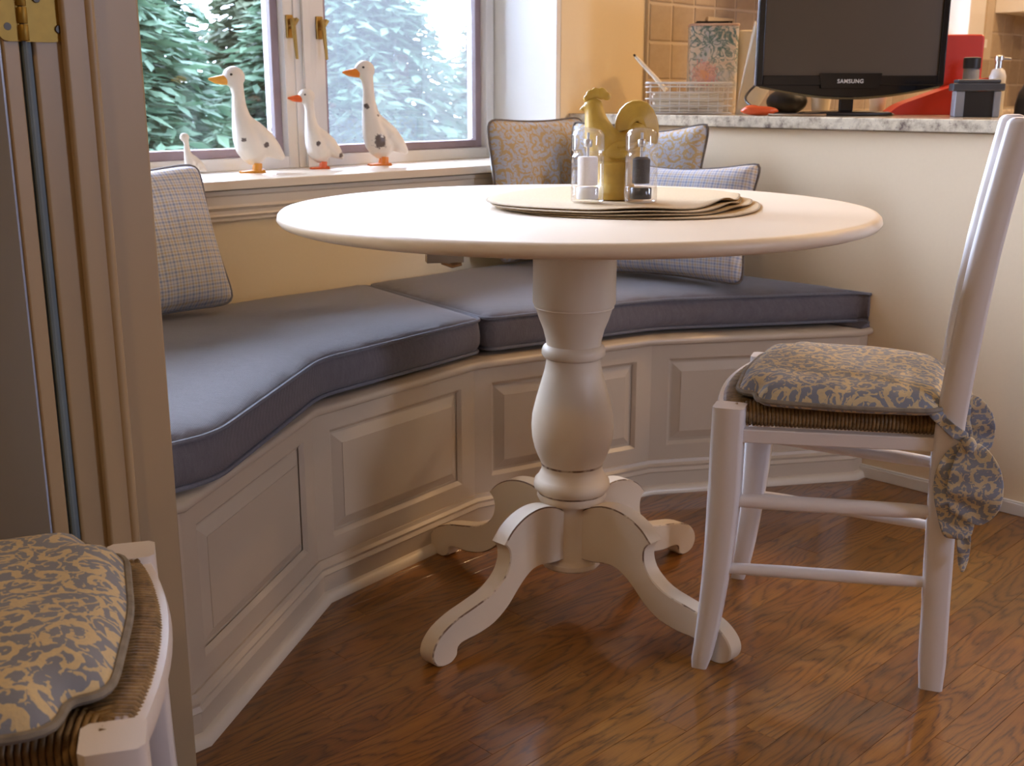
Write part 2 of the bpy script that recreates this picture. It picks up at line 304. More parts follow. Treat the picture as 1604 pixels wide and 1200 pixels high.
# ------------------------------------------------------------------ mesh helpers
class MB:
    def __init__(s): s.v = []; s.f = []; s.m = []
    def add(s, vs, fs, mi=0):
        b = len(s.v); s.v += [tuple(v) for v in vs]; s.f += [tuple(i + b for i in f) for f in fs]; s.m += [mi] * len(fs); return s
    def box(s, x0, y0, z0, x1, y1, z1, mi=0):
        x0, x1 = sorted((x0, x1)); y0, y1 = sorted((y0, y1)); z0, z1 = sorted((z0, z1))
        v = [(x0, y0, z0), (x1, y0, z0), (x1, y1, z0), (x0, y1, z0), (x0, y0, z1), (x1, y0, z1), (x1, y1, z1), (x0, y1, z1)]
        return s.add(v, [(0, 3, 2, 1), (4, 5, 6, 7), (0, 1, 5, 4), (1, 2, 6, 5), (2, 3, 7, 6), (3, 0, 4, 7)], mi)
    def prism(s, poly, z0, z1, mi=0):
        n = len(poly); v = [(p[0], p[1], z0) for p in poly] + [(p[0], p[1], z1) for p in poly]
        return s.add(v, [tuple(range(n - 1, -1, -1)), tuple(range(n, 2 * n))] + [(i, (i + 1) % n, n + (i + 1) % n, n + i) for i in range(n)], mi)
    def loft(s, rings, mi=0, cap=True, close=True, mif=None):
        n = len(rings[0]); v = [p for r in rings for p in r]; f = []; ms = []
        for k in range(len(rings) - 1):
            for i in range(n if close else n - 1):
                j = (i + 1) % n; f.append((k * n + i, k * n + j, (k + 1) * n + j, (k + 1) * n + i)); ms.append(mif(k) if mif else mi)
        if cap:
            f.append(tuple(range(n - 1, -1, -1))); f.append(tuple((len(rings) - 1) * n + i for i in range(n))); ms += [mi, mi]
        s.add(v, f, mi); s.m[-len(ms):] = ms; return s
    def lathe(s, prof, n=40, mi=0, cap=True, c=(0, 0, 0), mif=None):
        return s.loft([[(c[0] + r * math.cos(2 * PI * i / n), c[1] + r * math.sin(2 * PI * i / n), c[2] + z) for i in range(n)] for r, z in prof], mi, cap, True, mif)
    def tube(s, pts, r, n=8, mi=0, closed=False, flat=1.0):
        P = [Vector(p) for p in pts]; m = len(P); rr = r if isinstance(r, (list, tuple)) else [r] * m
        rings = []; up = None
        for i in range(m):
            if closed: t = P[(i + 1) % m] - P[i - 1]
            else: t = P[min(i + 1, m - 1)] - P[max(i - 1, 0)]
            t.normalize()
            if up is None:
                a = Vector((0, 0, 1)) if abs(t.z) < .9 else Vector((1, 0, 0)); up = (a - t * a.dot(t)).normalized()
            else:
                up = (up - t * up.dot(t)); up = up.normalized() if up.length > 1e-6 else Vector((0, 0, 1))
            sd = t.cross(up)
            rings.append([tuple(P[i] + (sd * math.cos(2 * PI * k / n) + up * math.sin(2 * PI * k / n) * flat) * rr[i]) for k in range(n)])
        if closed: rings.append(rings[0])
        return s.loft(rings, mi, cap=not closed)
    def ell(s, c, r, n=14, m=10, mi=0, rot=None):
        rings = []
        for k in range(m + 1):
            a = -PI / 2 + PI * k / m; rings.append([(r[0] * math.cos(a) * math.cos(2 * PI * i / n), r[1] * math.cos(a) * math.sin(2 * PI * i / n), r[2] * math.sin(a)) for i in range(n)])
        rings[0] = [(x * .02, y * .02, -r[2]) for x, y in [(r[0] * math.cos(2 * PI * i / n), r[1] * math.sin(2 * PI * i / n)) for i in range(n)]]
        rings[-1] = [(x, y, r[2]) for x, y, z in rings[0]]
        T = (rot.to_matrix() if rot else Matrix.Identity(3))
        return s.loft([[tuple(T @ Vector(p) + Vector(c)) for p in g] for g in rings], mi)
    def plate(s, poly, th, mi=0, edge_mi=None, ch=0):
        # outline in the local XZ plane, thickness along Y, optional chamfered edge carrying its own material
        n = len(poly); h = th / 2
        if ch:
            ins = offset(poly, ch); rings = [[(p[0], -h, p[1]) for p in ins], [(p[0], -h + ch, p[1]) for p in poly], [(p[0], h - ch, p[1]) for p in poly], [(p[0], h, p[1]) for p in ins]]
            em = mi if edge_mi is None else edge_mi
            return s.loft(rings, mi, True, True, lambda k: em if k in (0, 2) else mi)
        return s.loft([[(p[0], -h, p[1]) for p in poly], [(p[0], h, p[1]) for p in poly]], mi)
    def xf(s, mat): s.v = [tuple(mat @ Vector(v)) for v in s.v]; return s
    def build(s, name, mats, parent=None, loc=(0, 0, 0), rz=0, sharp=38, bevel=0, seg=2, smooth=True, sub=0):
        me = bpy.data.meshes.new(name); me.from_pydata(s.v, [], s.f)
        for m in (mats if isinstance(mats, (list, tuple)) else [mats]): me.materials.append(m)
        me.polygons.foreach_set('material_index', s.m); me.validate(); me.update()
        bm = bmesh.new(); bm.from_mesh(me); bmesh.ops.recalc_face_normals(bm, faces=bm.faces); bm.to_mesh(me); bm.free()
        if smooth:
            me.polygons.foreach_set('use_smooth', [True] * len(me.polygons))
            if sharp: me.set_sharp_from_angle(angle=math.radians(sharp))
        o = bpy.data.objects.new(name, me); C.objects.link(o); o.parent = parent; o.location = loc; o.rotation_euler = (0, 0, rz)
        if bevel:
            b = o.modifiers.new('bevel', 'BEVEL'); b.width = bevel; b.segments = seg; b.limit_method = 'ANGLE'; b.angle_limit = math.radians(40); b.harden_normals = True
        if sub: d = o.modifiers.new('sub', 'SUBSURF'); d.levels = sub; d.render_levels = sub
        return o
def area2(p): return sum(p[i][0] * p[(i + 1) % len(p)][1] - p[(i + 1) % len(p)][0] * p[i][1] for i in range(len(p)))
def offset(poly, d):   # inward offset of a closed outline with mitred corners
    n = len(poly); sg = 1 if area2(poly) > 0 else -1; out = []
    for i in range(n):
        a, b, c = Vector(poly[i - 1]), Vector(poly[i]), Vector(poly[(i + 1) % n]); e1 = (b - a); e2 = (c - b)
        if e1.length < 1e-9 or e2.length < 1e-9: out.append(tuple(b)); continue
        e1.normalize(); e2.normalize(); n1 = Vector((-e1.y, e1.x)) * sg; n2 = Vector((-e2.y, e2.x)) * sg
        m = n1 + n2; m = m / max(.35, m.dot(n1)) if m.length > 1e-6 else n1; out.append(tuple(b + m * d))
    return out
def fillet(poly, rs, k=5):
    n = len(poly); out = []
    for i in range(n):
        r = rs[i] if isinstance(rs, (list, tuple)) else rs
        a, b, c = Vector(poly[i - 1]), Vector(poly[i]), Vector(poly[(i + 1) % n])
        if r <= 0: out.append(tuple(b)); continue
        d1 = min(r, (a - b).length * .45); d2 = min(r, (c - b).length * .45); p = b + (a - b).normalized() * d1; q = b + (c - b).normalized() * d2
        for j in range(k + 1):
            u = j / k; out.append(tuple(p * (1 - u) ** 2 + b * 2 * u * (1 - u) + q * u * u))
    return out
def catmull(pts, k=5, closed=False):
    P = [Vector(p) for p in pts]; n = len(P); out = []
    for i in range(n if closed else n - 1):
        p0 = P[(i - 1) % n] if closed or i > 0 else P[0]; p1 = P[i]; p2 = P[(i + 1) % n]; p3 = P[(i + 2) % n] if closed or i + 2 < n else P[-1]
        for j in range(k):
            u = j / k; out.append(tuple(.5 * ((2 * p1) + (p2 - p0) * u + (2 * p0 - 5 * p1 + 4 * p2 - p3) * u * u + (3 * p1 - p0 - 3 * p2 + p3) * u ** 3)))
    if not closed: out.append(tuple(P[-1]))
    return out
def sweep(mb, path, prof, mi=0):
    # prof: (outward, z) points; outward is to the right-hand side of the path direction
    n = len(path); rings = []
    for i in range(n):
        p = Vector(path[i][:2]); a = (p - Vector(path[i - 1][:2])).normalized() if i else None; b = (Vector(path[i + 1][:2]) - p).normalized() if i < n - 1 else None
        a = a or b; b = b or a; n1 = Vector((a.y, -a.x)); n2 = Vector((b.y, -b.x)); m = n1 + n2; m = m / m.dot(n1)
        rings.append([(p.x + m.x * o, p.y + m.y * o, z) for o, z in prof])
    return mb.loft(rings, mi)
def weld(o, d=.0002):
    bm = bmesh.new(); bm.from_mesh(o.data); bmesh.ops.remove_doubles(bm, verts=bm.verts, dist=d); bmesh.ops.recalc_face_normals(bm, faces=bm.faces); bm.to_mesh(o.data); bm.free()
def tag(o, label=None, cat=None, group=None, kind=None):
    if label: o['label'] = label
    if cat: o['category'] = cat
    if group: o['group'] = group
    if kind: o['kind'] = kind
    return o
def empty(name, loc=(0, 0, 0), rz=0):
    o = bpy.data.objects.new(name, None); C.objects.link(o); o.location = loc; o.rotation_euler = (0, 0, rz); o.empty_display_size = .05; return o
def struct(o): o['kind'] = 'structure'; return o
def remesh(o, vox, smooth=4):
    r = o.modifiers.new('remesh', 'REMESH'); r.mode = 'VOXEL'; r.voxel_size = vox; r.use_smooth_shade = True
    s = o.modifiers.new('smooth', 'SMOOTH'); s.iterations = smooth; s.factor = .5
    return o

# ================================================================== SETTING
WIN = (-1.95, -.054, .765, 2.10)
KW = (1.95, 2.90, 1.21, 2.10)
wl = MB()
def wall_x(mb, x0, x1, y0, y1, z0, z1, holes):
    xs = sorted({x0, x1, *[h[0] for h in holes], *[h[1] for h in holes]})
    for a, b in zip(xs, xs[1:]):
        h = [q for q in holes if q[0] <= a + 1e-6 and q[1] >= b - 1e-6]
        if h: mb.box(a, y0, z0, b, y1, h[0][2]); mb.box(a, y0, h[0][3], b, y1, z1)
        else: mb.box(a, y0, z0, b, y1, z1)
wall_x(wl, -5.2, 4.6, 0, .34, -.05, 2.44, [WIN, KW])
struct(wl.build('wall_window', M['wall'], **RM))
w = MB(); w.box(4.6, -5.5, -.05, 4.75, .34, 2.44); struct(w.build('wall_right', M['far_wall'], **RM))
w = MB(); wall_x(w, -5.2, 4.6, -5.55, -5.35, -.05, 2.44, [(-.45, .05, 1.2, 2.0)]); struct(w.build('wall_back', M['far_wall'], **RM))
w = MB(); w.box(-5.35, -5.5, -.05, -5.2, .34, 2.44); struct(w.build('wall_far_left', M['far_wall'], **RM))
w = MB(); w.box(-2.147, -1.12, 0, -2.019, 0, 2.44); w.box(-2.159, -5.35, 0, -2.019, -2.95, 2.44); w.box(-2.159, -2.95, 2.08, -2.019, -1.12, 2.44)
struct(w.build('wall_left', M['wall'], **RM))
w = MB(); w.box(-5.35, -5.55, 2.44, 4.75, .34, 2.52); struct(w.build('ceiling', M['ceiling'], **RM))
fl = MB(); fl.box(-5.35, -5.55, -.08, 4.75, .34, -.006); floor = struct(fl.build('floor', M['oak'], **RM))
# floorboards in view, one by one
random.seed(11); yy = -.62; row = 0
while yy > -2.62:
    xx = -2.62 - random.random() * .7
    while xx < .05:
        L = random.choice([.55, .7, .85, 1.0, 1.15]) * random.uniform(.9, 1.1); x0 = max(xx, -2.62); x1 = min(xx + L, -.002)
        if x1 - x0 > .03:
            g = .0002; b = MB(); hx = (x1 - x0) / 2 - g; hy = .0574 / 2 - g; zt = 0.0; ch = .0004
            b.loft([[(-hx, -hy, -.006), (hx, -hy, -.006), (hx, hy, -.006), (-hx, hy, -.006)], [(-hx, -hy, zt - ch), (hx, -hy, zt - ch), (hx, hy, zt - ch), (-hx, hy, zt - ch)],
                    [(-hx + ch, -hy + ch, zt), (hx - ch, -hy + ch, zt), (hx - ch, hy - ch, zt), (-hx + ch, hy - ch, zt)]])
            b.build('floorboard', M['oak'], floor, ((x0 + x1) / 2, yy - .0287, 0), smooth=False)
        xx += L
    yy -= .0574; row += 1

# half wall below the counter, its baseboard
w = MB(); w.box(0, -3.2, 0, .12, 0, .895); struct(w.build('wall_right_half', M['white_wall'], **RM))
bb = MB(); bb.box(-.012, -3.2, 0, 0, -1.02, .030); bb.box(-.009, -3.2, .030, 0, -1.02, .034); struct(bb.build('baseboard_right', M['trim'], bevel=.002, **RM))

# window recess lining, sill and apron moulding
w = MB(); w.box(-.072, 0.0, .787, -.050, .34, 2.10); w.box(-1.95, 0, .787, -1.932, .34, 2.10); w.box(-1.95, 0, 2.082, -.054, .34, 2.10)
struct(w.build('trim_1', M['trim'], bevel=.001, **RM))
w = MB(); w.box(-2.017, -.040, .765, -.25, .006, .787); w.box(-1.948, 0, .7655, -.056, .338, .787)
sill = struct(w.build('trim_2', M['cream_trim'], bevel=.003, **RM))
w = MB(); prof = [(0, .762), (.022, .762), (.022, .752), (.016, .748), (.016, .728), (.020, .722), (.012, .714), (.012, .706), (.015, .702), (.010, .696), (.010, .690), (0, .690)]
sweep(w, [(-2.017, 0), (-.02, 0)], prof); struct(w.build('trim_3', M['cream_trim'], sharp=25, **RM))

def casement(name, x0, x1, gy=.31, z0=.787, z1=2.08, screen=False, latch=None, reveal=.024):
    e = empty(name, R((x0 + x1) / 2, gy, z0), PI / 4); struct(e); h = (x1 - x0) / 2; H = z1 - z0
    def fr(a, b, c, d, t, y0, y1):
        m = MB(); m.box(a, y0, b, a + t, y1, d); m.box(c - t, y0, b, c, y1, d); m.box(a + t, y0, b, c - t, y1, b + t); m.box(a + t, y0, d - t, c - t, y1, d); return m
    fr(-h, 0, h, H, .032, -.045, .03).build('sash_frame', M['sash'], e, bevel=.002)
    fr(-h + .032, .032, h - .032, H - .032, reveal, -.02, .02).build('shaded_reveal', M['reveal'], e, bevel=.002)
    k = .032 + reveal; g = MB(); g.box(-h + k, -.002, k, h - k, .002, H - k); g.build('glass_pane', M['pane'], e)
    if screen:
        g = MB(); g.box(-h + .03, .028, .03, h - .03, .029, H - .03); g.build('insect_screen', M['screen_mesh'], e)
    if latch:
        lx, side = latch
        b = MB(); b.box(-.011, -.052, -.03, .011, -.045, .03); l = b.build('latch_plate', M['brass'], e, (lx, 0, .375), bevel=.002)
        b = MB(); b.tube([(0, -.052, 0), (0, -.066, .0), (side * .012, -.07, .02)], .006, 8); b.tube([(0, -.064, .02), (0, -.07, -.02), (side * .004, -.072, -.085)], [.008, .006, .004], 8)
        b.build('latch_lever', M['brass'], l)
    return e
casement('window_1', -1.925, -.835, latch=(.531, 1))
casement('window_2', -.765, -.079, screen=True, latch=(-.329, 1))
w = MB(); w.box(-.835, .262, .787, -.765, .335, 2.08); w.box(-.812, .252, .787, -.788, .262, 2.08); w.box(-1.932, .275, .787, -1.925, .335, 2.08)
struct(w.build('trim_4', M['sash'], bevel=.002, **RM))
casement('window_3', 2.0, 2.75, gy=.20, z0=1.24, z1=2.05)
w = MB(); w.box(2.75, -.012, 1.21, 2.92, .0, 2.15); w.box(2.75, 0, 1.21, 2.90, .30, 2.10); w.box(1.95, 0, 1.21, 2.0, .3, 2.1); w.box(1.93, -.03, 1.20, 2.93, .3, 1.24); w.box(1.83, -.012, 1.21, 1.95, 0, 2.15)
struct(w.build('trim_5', M['trim'], bevel=.002, **RM))

# backsplash tiles
w = MB(); w.box(.352, -.012, .93, 4.59, 0, 1.21); w.box(.352, -.012, 1.21, 1.82, 0, 1.5); w.box(2.94, -.012, 1.21, 4.59, 0, 1.5)
spl = struct(w.build('trim_backsplash', M['grout'], **RM)); random.seed(5)
tm = MB(); a = .0565; tm.loft([[(-a, 0, -a), (a, 0, -a), (a, 0, a), (-a, 0, a)], [(-a, -.002, -a), (a, -.002, -a), (a, -.002, a), (-a, -.002, a)], [(-a + .004, -.004, -a + .004), (a - .004, -.004, -a + .004), (a - .004, -.004, a - .004), (-a + .004, -.004, a - .004)]])
first = None
for r_ in range(5):
    for c_ in range(30):
        x = .355 + .0605 + c_ * .121; z = .910 + .0605 + r_ * .121
        if 1.76 < x < 3.0 and z > 1.15: continue
        if x + .06 > 4.58: continue
        if first is None: first = o = tm.build('wall_tile', M['stone'], spl, smooth=False)
        else: o = bpy.data.objects.new('wall_tile', first.data); C.objects.link(o); o.parent = spl
        o.location = (x, -.0118, z); o.rotation_euler = (random.uniform(-.01, .01), random.uniform(-.012, .012), random.uniform(-.01, .01))

# door jamb in the foreground, with its hinge, and the door folded back
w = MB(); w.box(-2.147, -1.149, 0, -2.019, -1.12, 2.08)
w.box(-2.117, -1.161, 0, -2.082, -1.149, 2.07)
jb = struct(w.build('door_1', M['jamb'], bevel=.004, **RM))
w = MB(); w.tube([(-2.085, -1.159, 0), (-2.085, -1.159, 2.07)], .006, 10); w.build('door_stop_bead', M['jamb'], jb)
w = MB(); w.box(-2.160, -1.146, 0, -2.148, -1.12, 2.07); w.tube([(-2.156, -1.148, 0), (-2.156, -1.148, 2.07)], .0035, 8); w.build('gap_strip', M['gap_tint'], jb)
w = MB(); w.box(-2.019, -1.12, 0, -2.010, -1.045, 2.15); struct(w.build('trim_6', M['trim'], bevel=.002, **RM))
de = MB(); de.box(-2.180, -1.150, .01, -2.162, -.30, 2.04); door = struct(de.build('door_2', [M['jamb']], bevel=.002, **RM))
w = MB(); w.box(-2.1830, -1.146, .012, -2.1805, -.32, 2.03); w.build('door_panel', M['door_reflection'], door)
hz = 1.085
he = empty('door_hinge', R(-2.158, -1.152, hz), PI / 4); tag(he, 'brass butt hinge with rounded leaves on the foreground door jamb', 'hinge')
def leaf(x0, x1, side):
    pl = [(x0, -.045), (x1, -.045), (x1, .045), (x0, .045)]; rs = [0, .024, .024, 0] if side > 0 else [.020, 0, 0, .020]
    m = MB(); m.plate(fillet(pl, rs, 5), .0022); return m
leaf(.003, .054, 1).build('hinge_leaf', M['brass_paint'], he, (0, 0.002, 0)); leaf(-.028, -.003, -1).build('hinge_leaf', M['brass_paint'], he, (0, .000, 0))
for k in range(5):
    z0 = -.045 + k * .018; m = MB(); m.lathe([(.0046, z0 + .0006), (.0050, z0 + .0012), (.0050, z0 + .0168), (.0046, z0 + .0174)], 14); m.build('hinge_knuckle', M['brass_paint'], he, (0, -.003, 0))
for x, z in ((.040, -.031), (.045, .02), (.018, .0), (-.016, -.030), (-.016, .02)):
    m = MB(); m.lathe([(.0045, 0), (.0040, .0012)], 12); m.xf(Matrix.Rotation(PI / 2, 4, 'X')); s_ = m.build('hinge_screw', M['dark_metal'], he, (x, -.0002, z))

# outside ground
w = MB(); w.box(-9, .5, -.6, 9, 18, -.5); struct(w.build('ground', M['grass'], **RM))

# ================================================================== BUILT-IN CORNER BENCH
P = [(-.565, 1.514), (-.494, 1.586), (-.386, 2.097), (-.086, 2.487), (.347, 2.742), (.895, 2.852), (.922, 2.876)]
WL = tuple(R(-2.017, 0)[:2]); WR = tuple(R(-.002, 0)[:2])
bench = empty('corner_bench', (0, 2.9, 0)); tag(bench, 'faceted white built-in corner bench with raised panels below the window', 'bench'); BO = (0, -2.9, 0)
def bpart(mb, name, mat, **k): return mb.build(name, mat, bench, BO, **k)
front = P
m = MB(); inner = [(-.575, 1.525)] + [(x, y) for x, y in P[1:6]] + [(.915, 2.882)]
# seat board with rounded nosing
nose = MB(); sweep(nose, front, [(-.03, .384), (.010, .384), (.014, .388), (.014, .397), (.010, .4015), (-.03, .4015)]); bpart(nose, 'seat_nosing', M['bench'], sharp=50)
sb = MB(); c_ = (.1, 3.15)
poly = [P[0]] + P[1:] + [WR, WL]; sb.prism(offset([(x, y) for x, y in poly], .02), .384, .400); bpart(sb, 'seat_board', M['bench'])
def segpart(i, a, b):
    pa, pb = Vector(a), Vector(b); L = (pb - pa).length; ang = math.atan2(pb.y - pa.y, pb.x - pa.x); seg = 1 <= i <= 4
    T = Matrix.Translation((pa.x, pa.y, 0)) @ Matrix.Rotation(ang, 4, 'Z')
    f = MB()
    if not seg: f.box(0, 0, 0, L, .018, .386); f.xf(T); bpart(f, 'end_filler', M['bench']); return
    p0, p1 = .045, L - .045 if i < 4 else L - .075; z0, z1 = .122, .346
    f.box(0, 0, 0, p0, .02, .386); f.box(p1, 0, 0, L, .02, .386); f.box(p0, 0, 0, p1, .02, z0); f.box(p0, 0, z1, p1, .02, .386)
    # stuck moulding on the inner edge of the frame
    q = .008
    f.loft([[(p0, 0, z0), (p1, 0, z0), (p1, 0, z1), (p0, 0, z1)], [(p0 + q, .008, z0 + q), (p1 - q, .008, z0 + q), (p1 - q, .008, z1 - q), (p0 + q, .008, z1 - q)]], cap=False)
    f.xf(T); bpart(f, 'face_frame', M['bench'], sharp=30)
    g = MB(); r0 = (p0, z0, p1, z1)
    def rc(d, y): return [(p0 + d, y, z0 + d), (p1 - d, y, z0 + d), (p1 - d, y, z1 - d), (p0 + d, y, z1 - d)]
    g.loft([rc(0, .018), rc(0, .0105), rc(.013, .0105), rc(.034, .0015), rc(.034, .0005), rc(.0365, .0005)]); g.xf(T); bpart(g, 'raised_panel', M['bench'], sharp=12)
for i in range(len(P) - 1): segpart(i, P[i], P[i + 1])
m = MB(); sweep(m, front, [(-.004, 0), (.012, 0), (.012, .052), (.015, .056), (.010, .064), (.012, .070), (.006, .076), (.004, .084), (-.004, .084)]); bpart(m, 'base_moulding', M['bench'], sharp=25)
m = MB(); sweep(m, front, [(.011, .0002), (.028, .0002), (.028, .006), (.024, .015), (.018, .019), (.011, .020)]); bpart(m, 'shoe_moulding', M['cream_trim'], sharp=50)

# ================================================================== BENCH CUSHIONS
from mathutils.geometry import delaunay_2d_cdt
def crown(mb, outline, zf, step, mi=0):
    # fills an outline with a soft domed top: zf(distance to edge, x, y) gives the height
    n = len(outline); xs = [p[0] for p in outline]; ys = [p[1] for p in outline]; A = [Vector(p) for p in outline]
    def inside(x, y):
        c = False
        for i in range(n):
            (x1, y1), (x2, y2) = outline[i], outline[i - 1]
            if (y1 > y) != (y2 > y) and x < (x2 - x1) * (y - y1) / (y2 - y1) + x1: c = not c
        return c
    def dist(x, y):
        q = Vector((x, y)); best = 9
        for i in range(n):
            a, b = A[i - 1], A[i]; e = b - a; t = max(0, min(1, (q - a).dot(e) / max(e.length_squared, 1e-12))); best = min(best, (q - a - e * t).length)
        return best
    pts = [Vector(p) for p in outline]; y = min(ys)
    while y < max(ys):
        x = min(xs)
        while x < max(xs):
            if inside(x, y) and dist(x, y) > step * .45: pts.append(Vector((x, y)))
            x += step
        y += step
    vs, es, fs, *_ = delaunay_2d_cdt(pts, [(i, (i + 1) % n) for i in range(n)], [], 1, 1e-6)
    mb.add([(v.x, v.y, zf(dist(v.x, v.y), v.x, v.y)) for v in vs], [tuple(f) for f in fs], mi)
def cushion(name, poly, rs, label, zb=.402):
    pl = fillet(poly, rs, 6)
    out = []
    for i in range(len(pl)):        # resample long runs
        a, b = Vector(pl[i]), Vector(pl[(i + 1) % len(pl)]); n = max(1, int((b - a).length / .05))
        for k in range(n): out.append(tuple(a + (b - a) * k / n))
    pl = out
    def ring(d, z, wob=0):
        q = offset(pl, d) if d else pl
        return [(x, y, z + wob * math.sin(x * 9 + y * 7)) for x, y in q]
    H = .085
    m = MB(); m.loft([ring(.035, zb), ring(.006, zb + .009), ring(-.005, zb + .030), ring(-.006, zb + .050), ring(-.003, zb + .070), ring(0, zb + H)], cap=False)
    crown(m, pl, lambda d, x, y: zb + H + .020 * (1 - math.exp(-d / .035)) + .0015 * math.sin(x * 17 + y * 11) * min(1, d / .1), .022)
    crown(m, offset(pl, .035), lambda d, x, y: zb, .12)
    o = m.build(name, M['denim'], sharp=0); tag(o, label, 'cushion', 'bench cushions'); weld(o)
    for z, d in ((zb + H, -.003), (zb + .012, .001)):
        t = MB(); t.tube([(x, y, z) for x, y in offset(pl, d)], .0042, 7, closed=True); t.build('piping', M['denim_pipe'], o)
    return o
sA = (-.398, 2.962); sB = (-.385, 2.972)
bk = lambda X: tuple(R(X, -.022)[:2])
cushion('seat_cushion', [(-.548, 1.545), (-.452, 1.640), (-.375, 2.135), (-.070, 2.535), tuple(Vector(bk(-.838))), bk(-1.99)], [.02, .05, .05, .03, .03, .03],
        'blue-grey piped bench cushion on the left, in front of the plaid pillow')
cushion('seat_cushion', [(-.058, 2.545), (.362, 2.795), (.895, 2.898), (.925, 2.868), tuple(R(-.012, -.02)[:2]), bk(-.825)], [.03, .06, .03, .015, .02, .03],
        'blue-grey piped bench cushion behind the table, reaching the half wall')

# ================================================================== THROW PILLOWS
def pillow(w_, h_, th, fab, pipe, base, facing, tilt, roll, label, ear=.10, cat='pillow', dip=.0):
    n = 22; vf = []; vb = []; hw, hh = w_ / 2, h_ / 2
    def xy(u, v):
        pull = 1 - ear * (1 - abs(v) ** 2.2) * (abs(u) ** 3); pull2 = 1 - ear * (1 - abs(u) ** 2.2) * (abs(v) ** 3)
        cr = 1 - .085 * (abs(u) * abs(v)) ** 7; pull *= cr; pull2 *= cr
        return u * hw * pull, v * hh * pull2 - dip * (1 - u * u) * max(0, v) ** 2
    rows = []
    m = MB(); idx = {}
    verts = []; faces = []
    for side in (1, -1):
        for j in range(n + 1):
            for i in range(n + 1):
                u, v = -1 + 2 * i / n, -1 + 2 * j / n; edge = i in (0, n) or j in (0, n)
                if side == -1 and edge: idx[(side, i, j)] = idx[(1, i, j)]; continue
                x, y = xy(u, v); z = side * th / 2 * ((1 - abs(u) ** 2.6) * (1 - abs(v) ** 2.6)) ** .5
                z += .0035 * math.sin(13 * u + 5 * v) * (1 - u * u) * (1 - v * v) if not edge else 0
                idx[(side, i, j)] = len(verts); verts.append((x, y + hh, z))
        for j in range(n):
            for i in range(n):
                q = [idx[(side, i, j)], idx[(side, i + 1, j)], idx[(side, i + 1, j + 1)], idx[(side, i, j + 1)]]
                faces.append(tuple(q if side > 0 else q[::-1]))
    m.add(verts, faces); o = m.build('throw_pillow', fab, sharp=0); tag(o, label, cat)
    ed = [(i, 0) for i in range(n)] + [(n, j) for j in range(n)] + [(n - i, n) for i in range(n)] + [(0, n - j) for j in range(n)]
    t = MB(); t.tube([(lambda p: (p[0], p[1] + hh, 0))(xy(-1 + 2 * i / n, -1 + 2 * j / n)) for i, j in ed], .0034, 7, closed=True); t.build('piping', pipe, o)
    fz = Vector(facing).normalized(); sx = Vector((-fz.y, fz.x, 0)); up = Vector((0, 0, 1))
    Z = (fz * math.cos(tilt) + up * math.sin(tilt)); Yv = (up * math.cos(tilt) - fz * math.sin(tilt))
    Mx = Matrix((sx, Yv, Z)).transposed().to_4x4(); o.matrix_world = Matrix.Translation(base) @ Mx @ Matrix.Rotation(roll, 4, 'Z'); return o
V_ = Vector((math.sqrt(.5), -math.sqrt(.5), 0)); U_ = Vector((-math.sqrt(.5), -math.sqrt(.5), 0))
pillow(.42, .42, .10, M['scroll_small'], M['dark_pipe'], R(-.232, -.125, .508), V_, .13, 0, 'gold and blue scroll-print square throw pillow below the right edge of the window', .08)
pillow(.46, .42, .11, M['scroll_small'], M['dark_pipe'], R(-.185, -.375, .507), U_ + Vector((.1, -.15, 0)), .16, 0, 'gold and blue scroll-print throw pillow leaning on the half wall behind the rooster', .11, dip=.02)
pillow(.46, .33, .12, M['plaid'], M['dark_pipe'], R(-.315, -.615, .509), U_ + Vector((.1, -.22, 0)), .30, 0, 'small blue and tan plaid pillow on the right end of the bench', .11, dip=.015)
pillow(.40, .335, .14, M["plaid"], M['denim_pipe'], R(-1.535, -.19, .512), V_ + Vector((.0, -.1, 0)), .32, .06, 'blue and tan plaid pillow at the left end of the bench beside the door jamb', .08)

# ================================================================== TABLE
TC = (.117, 2.102)
tb = empty('pedestal_table', (TC[0], TC[1], 0)); tag(tb, 'round cream painted pedestal table with a turned column and scroll feet', 'table')
m = MB(); m.lathe([(.49, .760), (.526, .7605), (.536, .764), (.541, .771), (.539, .779), (.534, .7838), (.526, .785), (.2, .785)], 128); m.build('tabletop', M['table'], tb, sharp=50)
m = MB(); m.lathe([(.470, .7518), (.535, .7519)], 96, cap=False); 
prof = [(.078, .760), (.078, .606), (.075, .600), (.0755, .598), (.072, .594), (.066, .575), (.058, .555), (.053, .535), (.052, .526), (.058, .522), (.0605, .515), (.0605, .507), (.057, .502), (.053, .500), (.0515, .494), (.055, .475), (.062, .450), (.071, .418), (.078, .388), (.0795, .366), (.078, .343), (.073, .322), (.066, .304), (.0605, .292), (.0605, .288), (.0585, .284), (.060, .275), (.067, .262), (.073, .256), (.0745, .247), (.073, .240), (.069, .236), (.0665, .232), (.068, .224), (.064, .216), (.050, .212), (.047, .205), (.047, .100), (.050, .096), (.058, .092), (.059, .084), (.055, .079)]
glz = {1, 3, 12, 13, 23, 24, 31, 32, 38}
m.v = []; m.f = []; m.m = []
m.lathe(prof, 64, mif=lambda k: 1 if k in glz and k in (2, 12, 23, 31) else 0)
m.build('column', [M['table'], M['groove']], tb, sharp=40)
legp = [(.035, .200), (.055, .214), (.088, .226), (.122, .228), (.155, .221), (.185, .205), (.207, .183), (.199, .176), (.193, .164), (.194, .142), (.207, .120), (.239, .099), (.285, .088), (.325, .080), (.362, .066), (.384, .046), (.390, .026), (.382, .008), (.366, .0), (.345, .0), (.331, .010), (.328, .024), (.312, .030), (.275, .031), (.234, .039), (.198, .059), (.172, .083), (.148, .102), (.125, .112), (.100, .112), (.070, .106), (.035, .104)]
lp = []
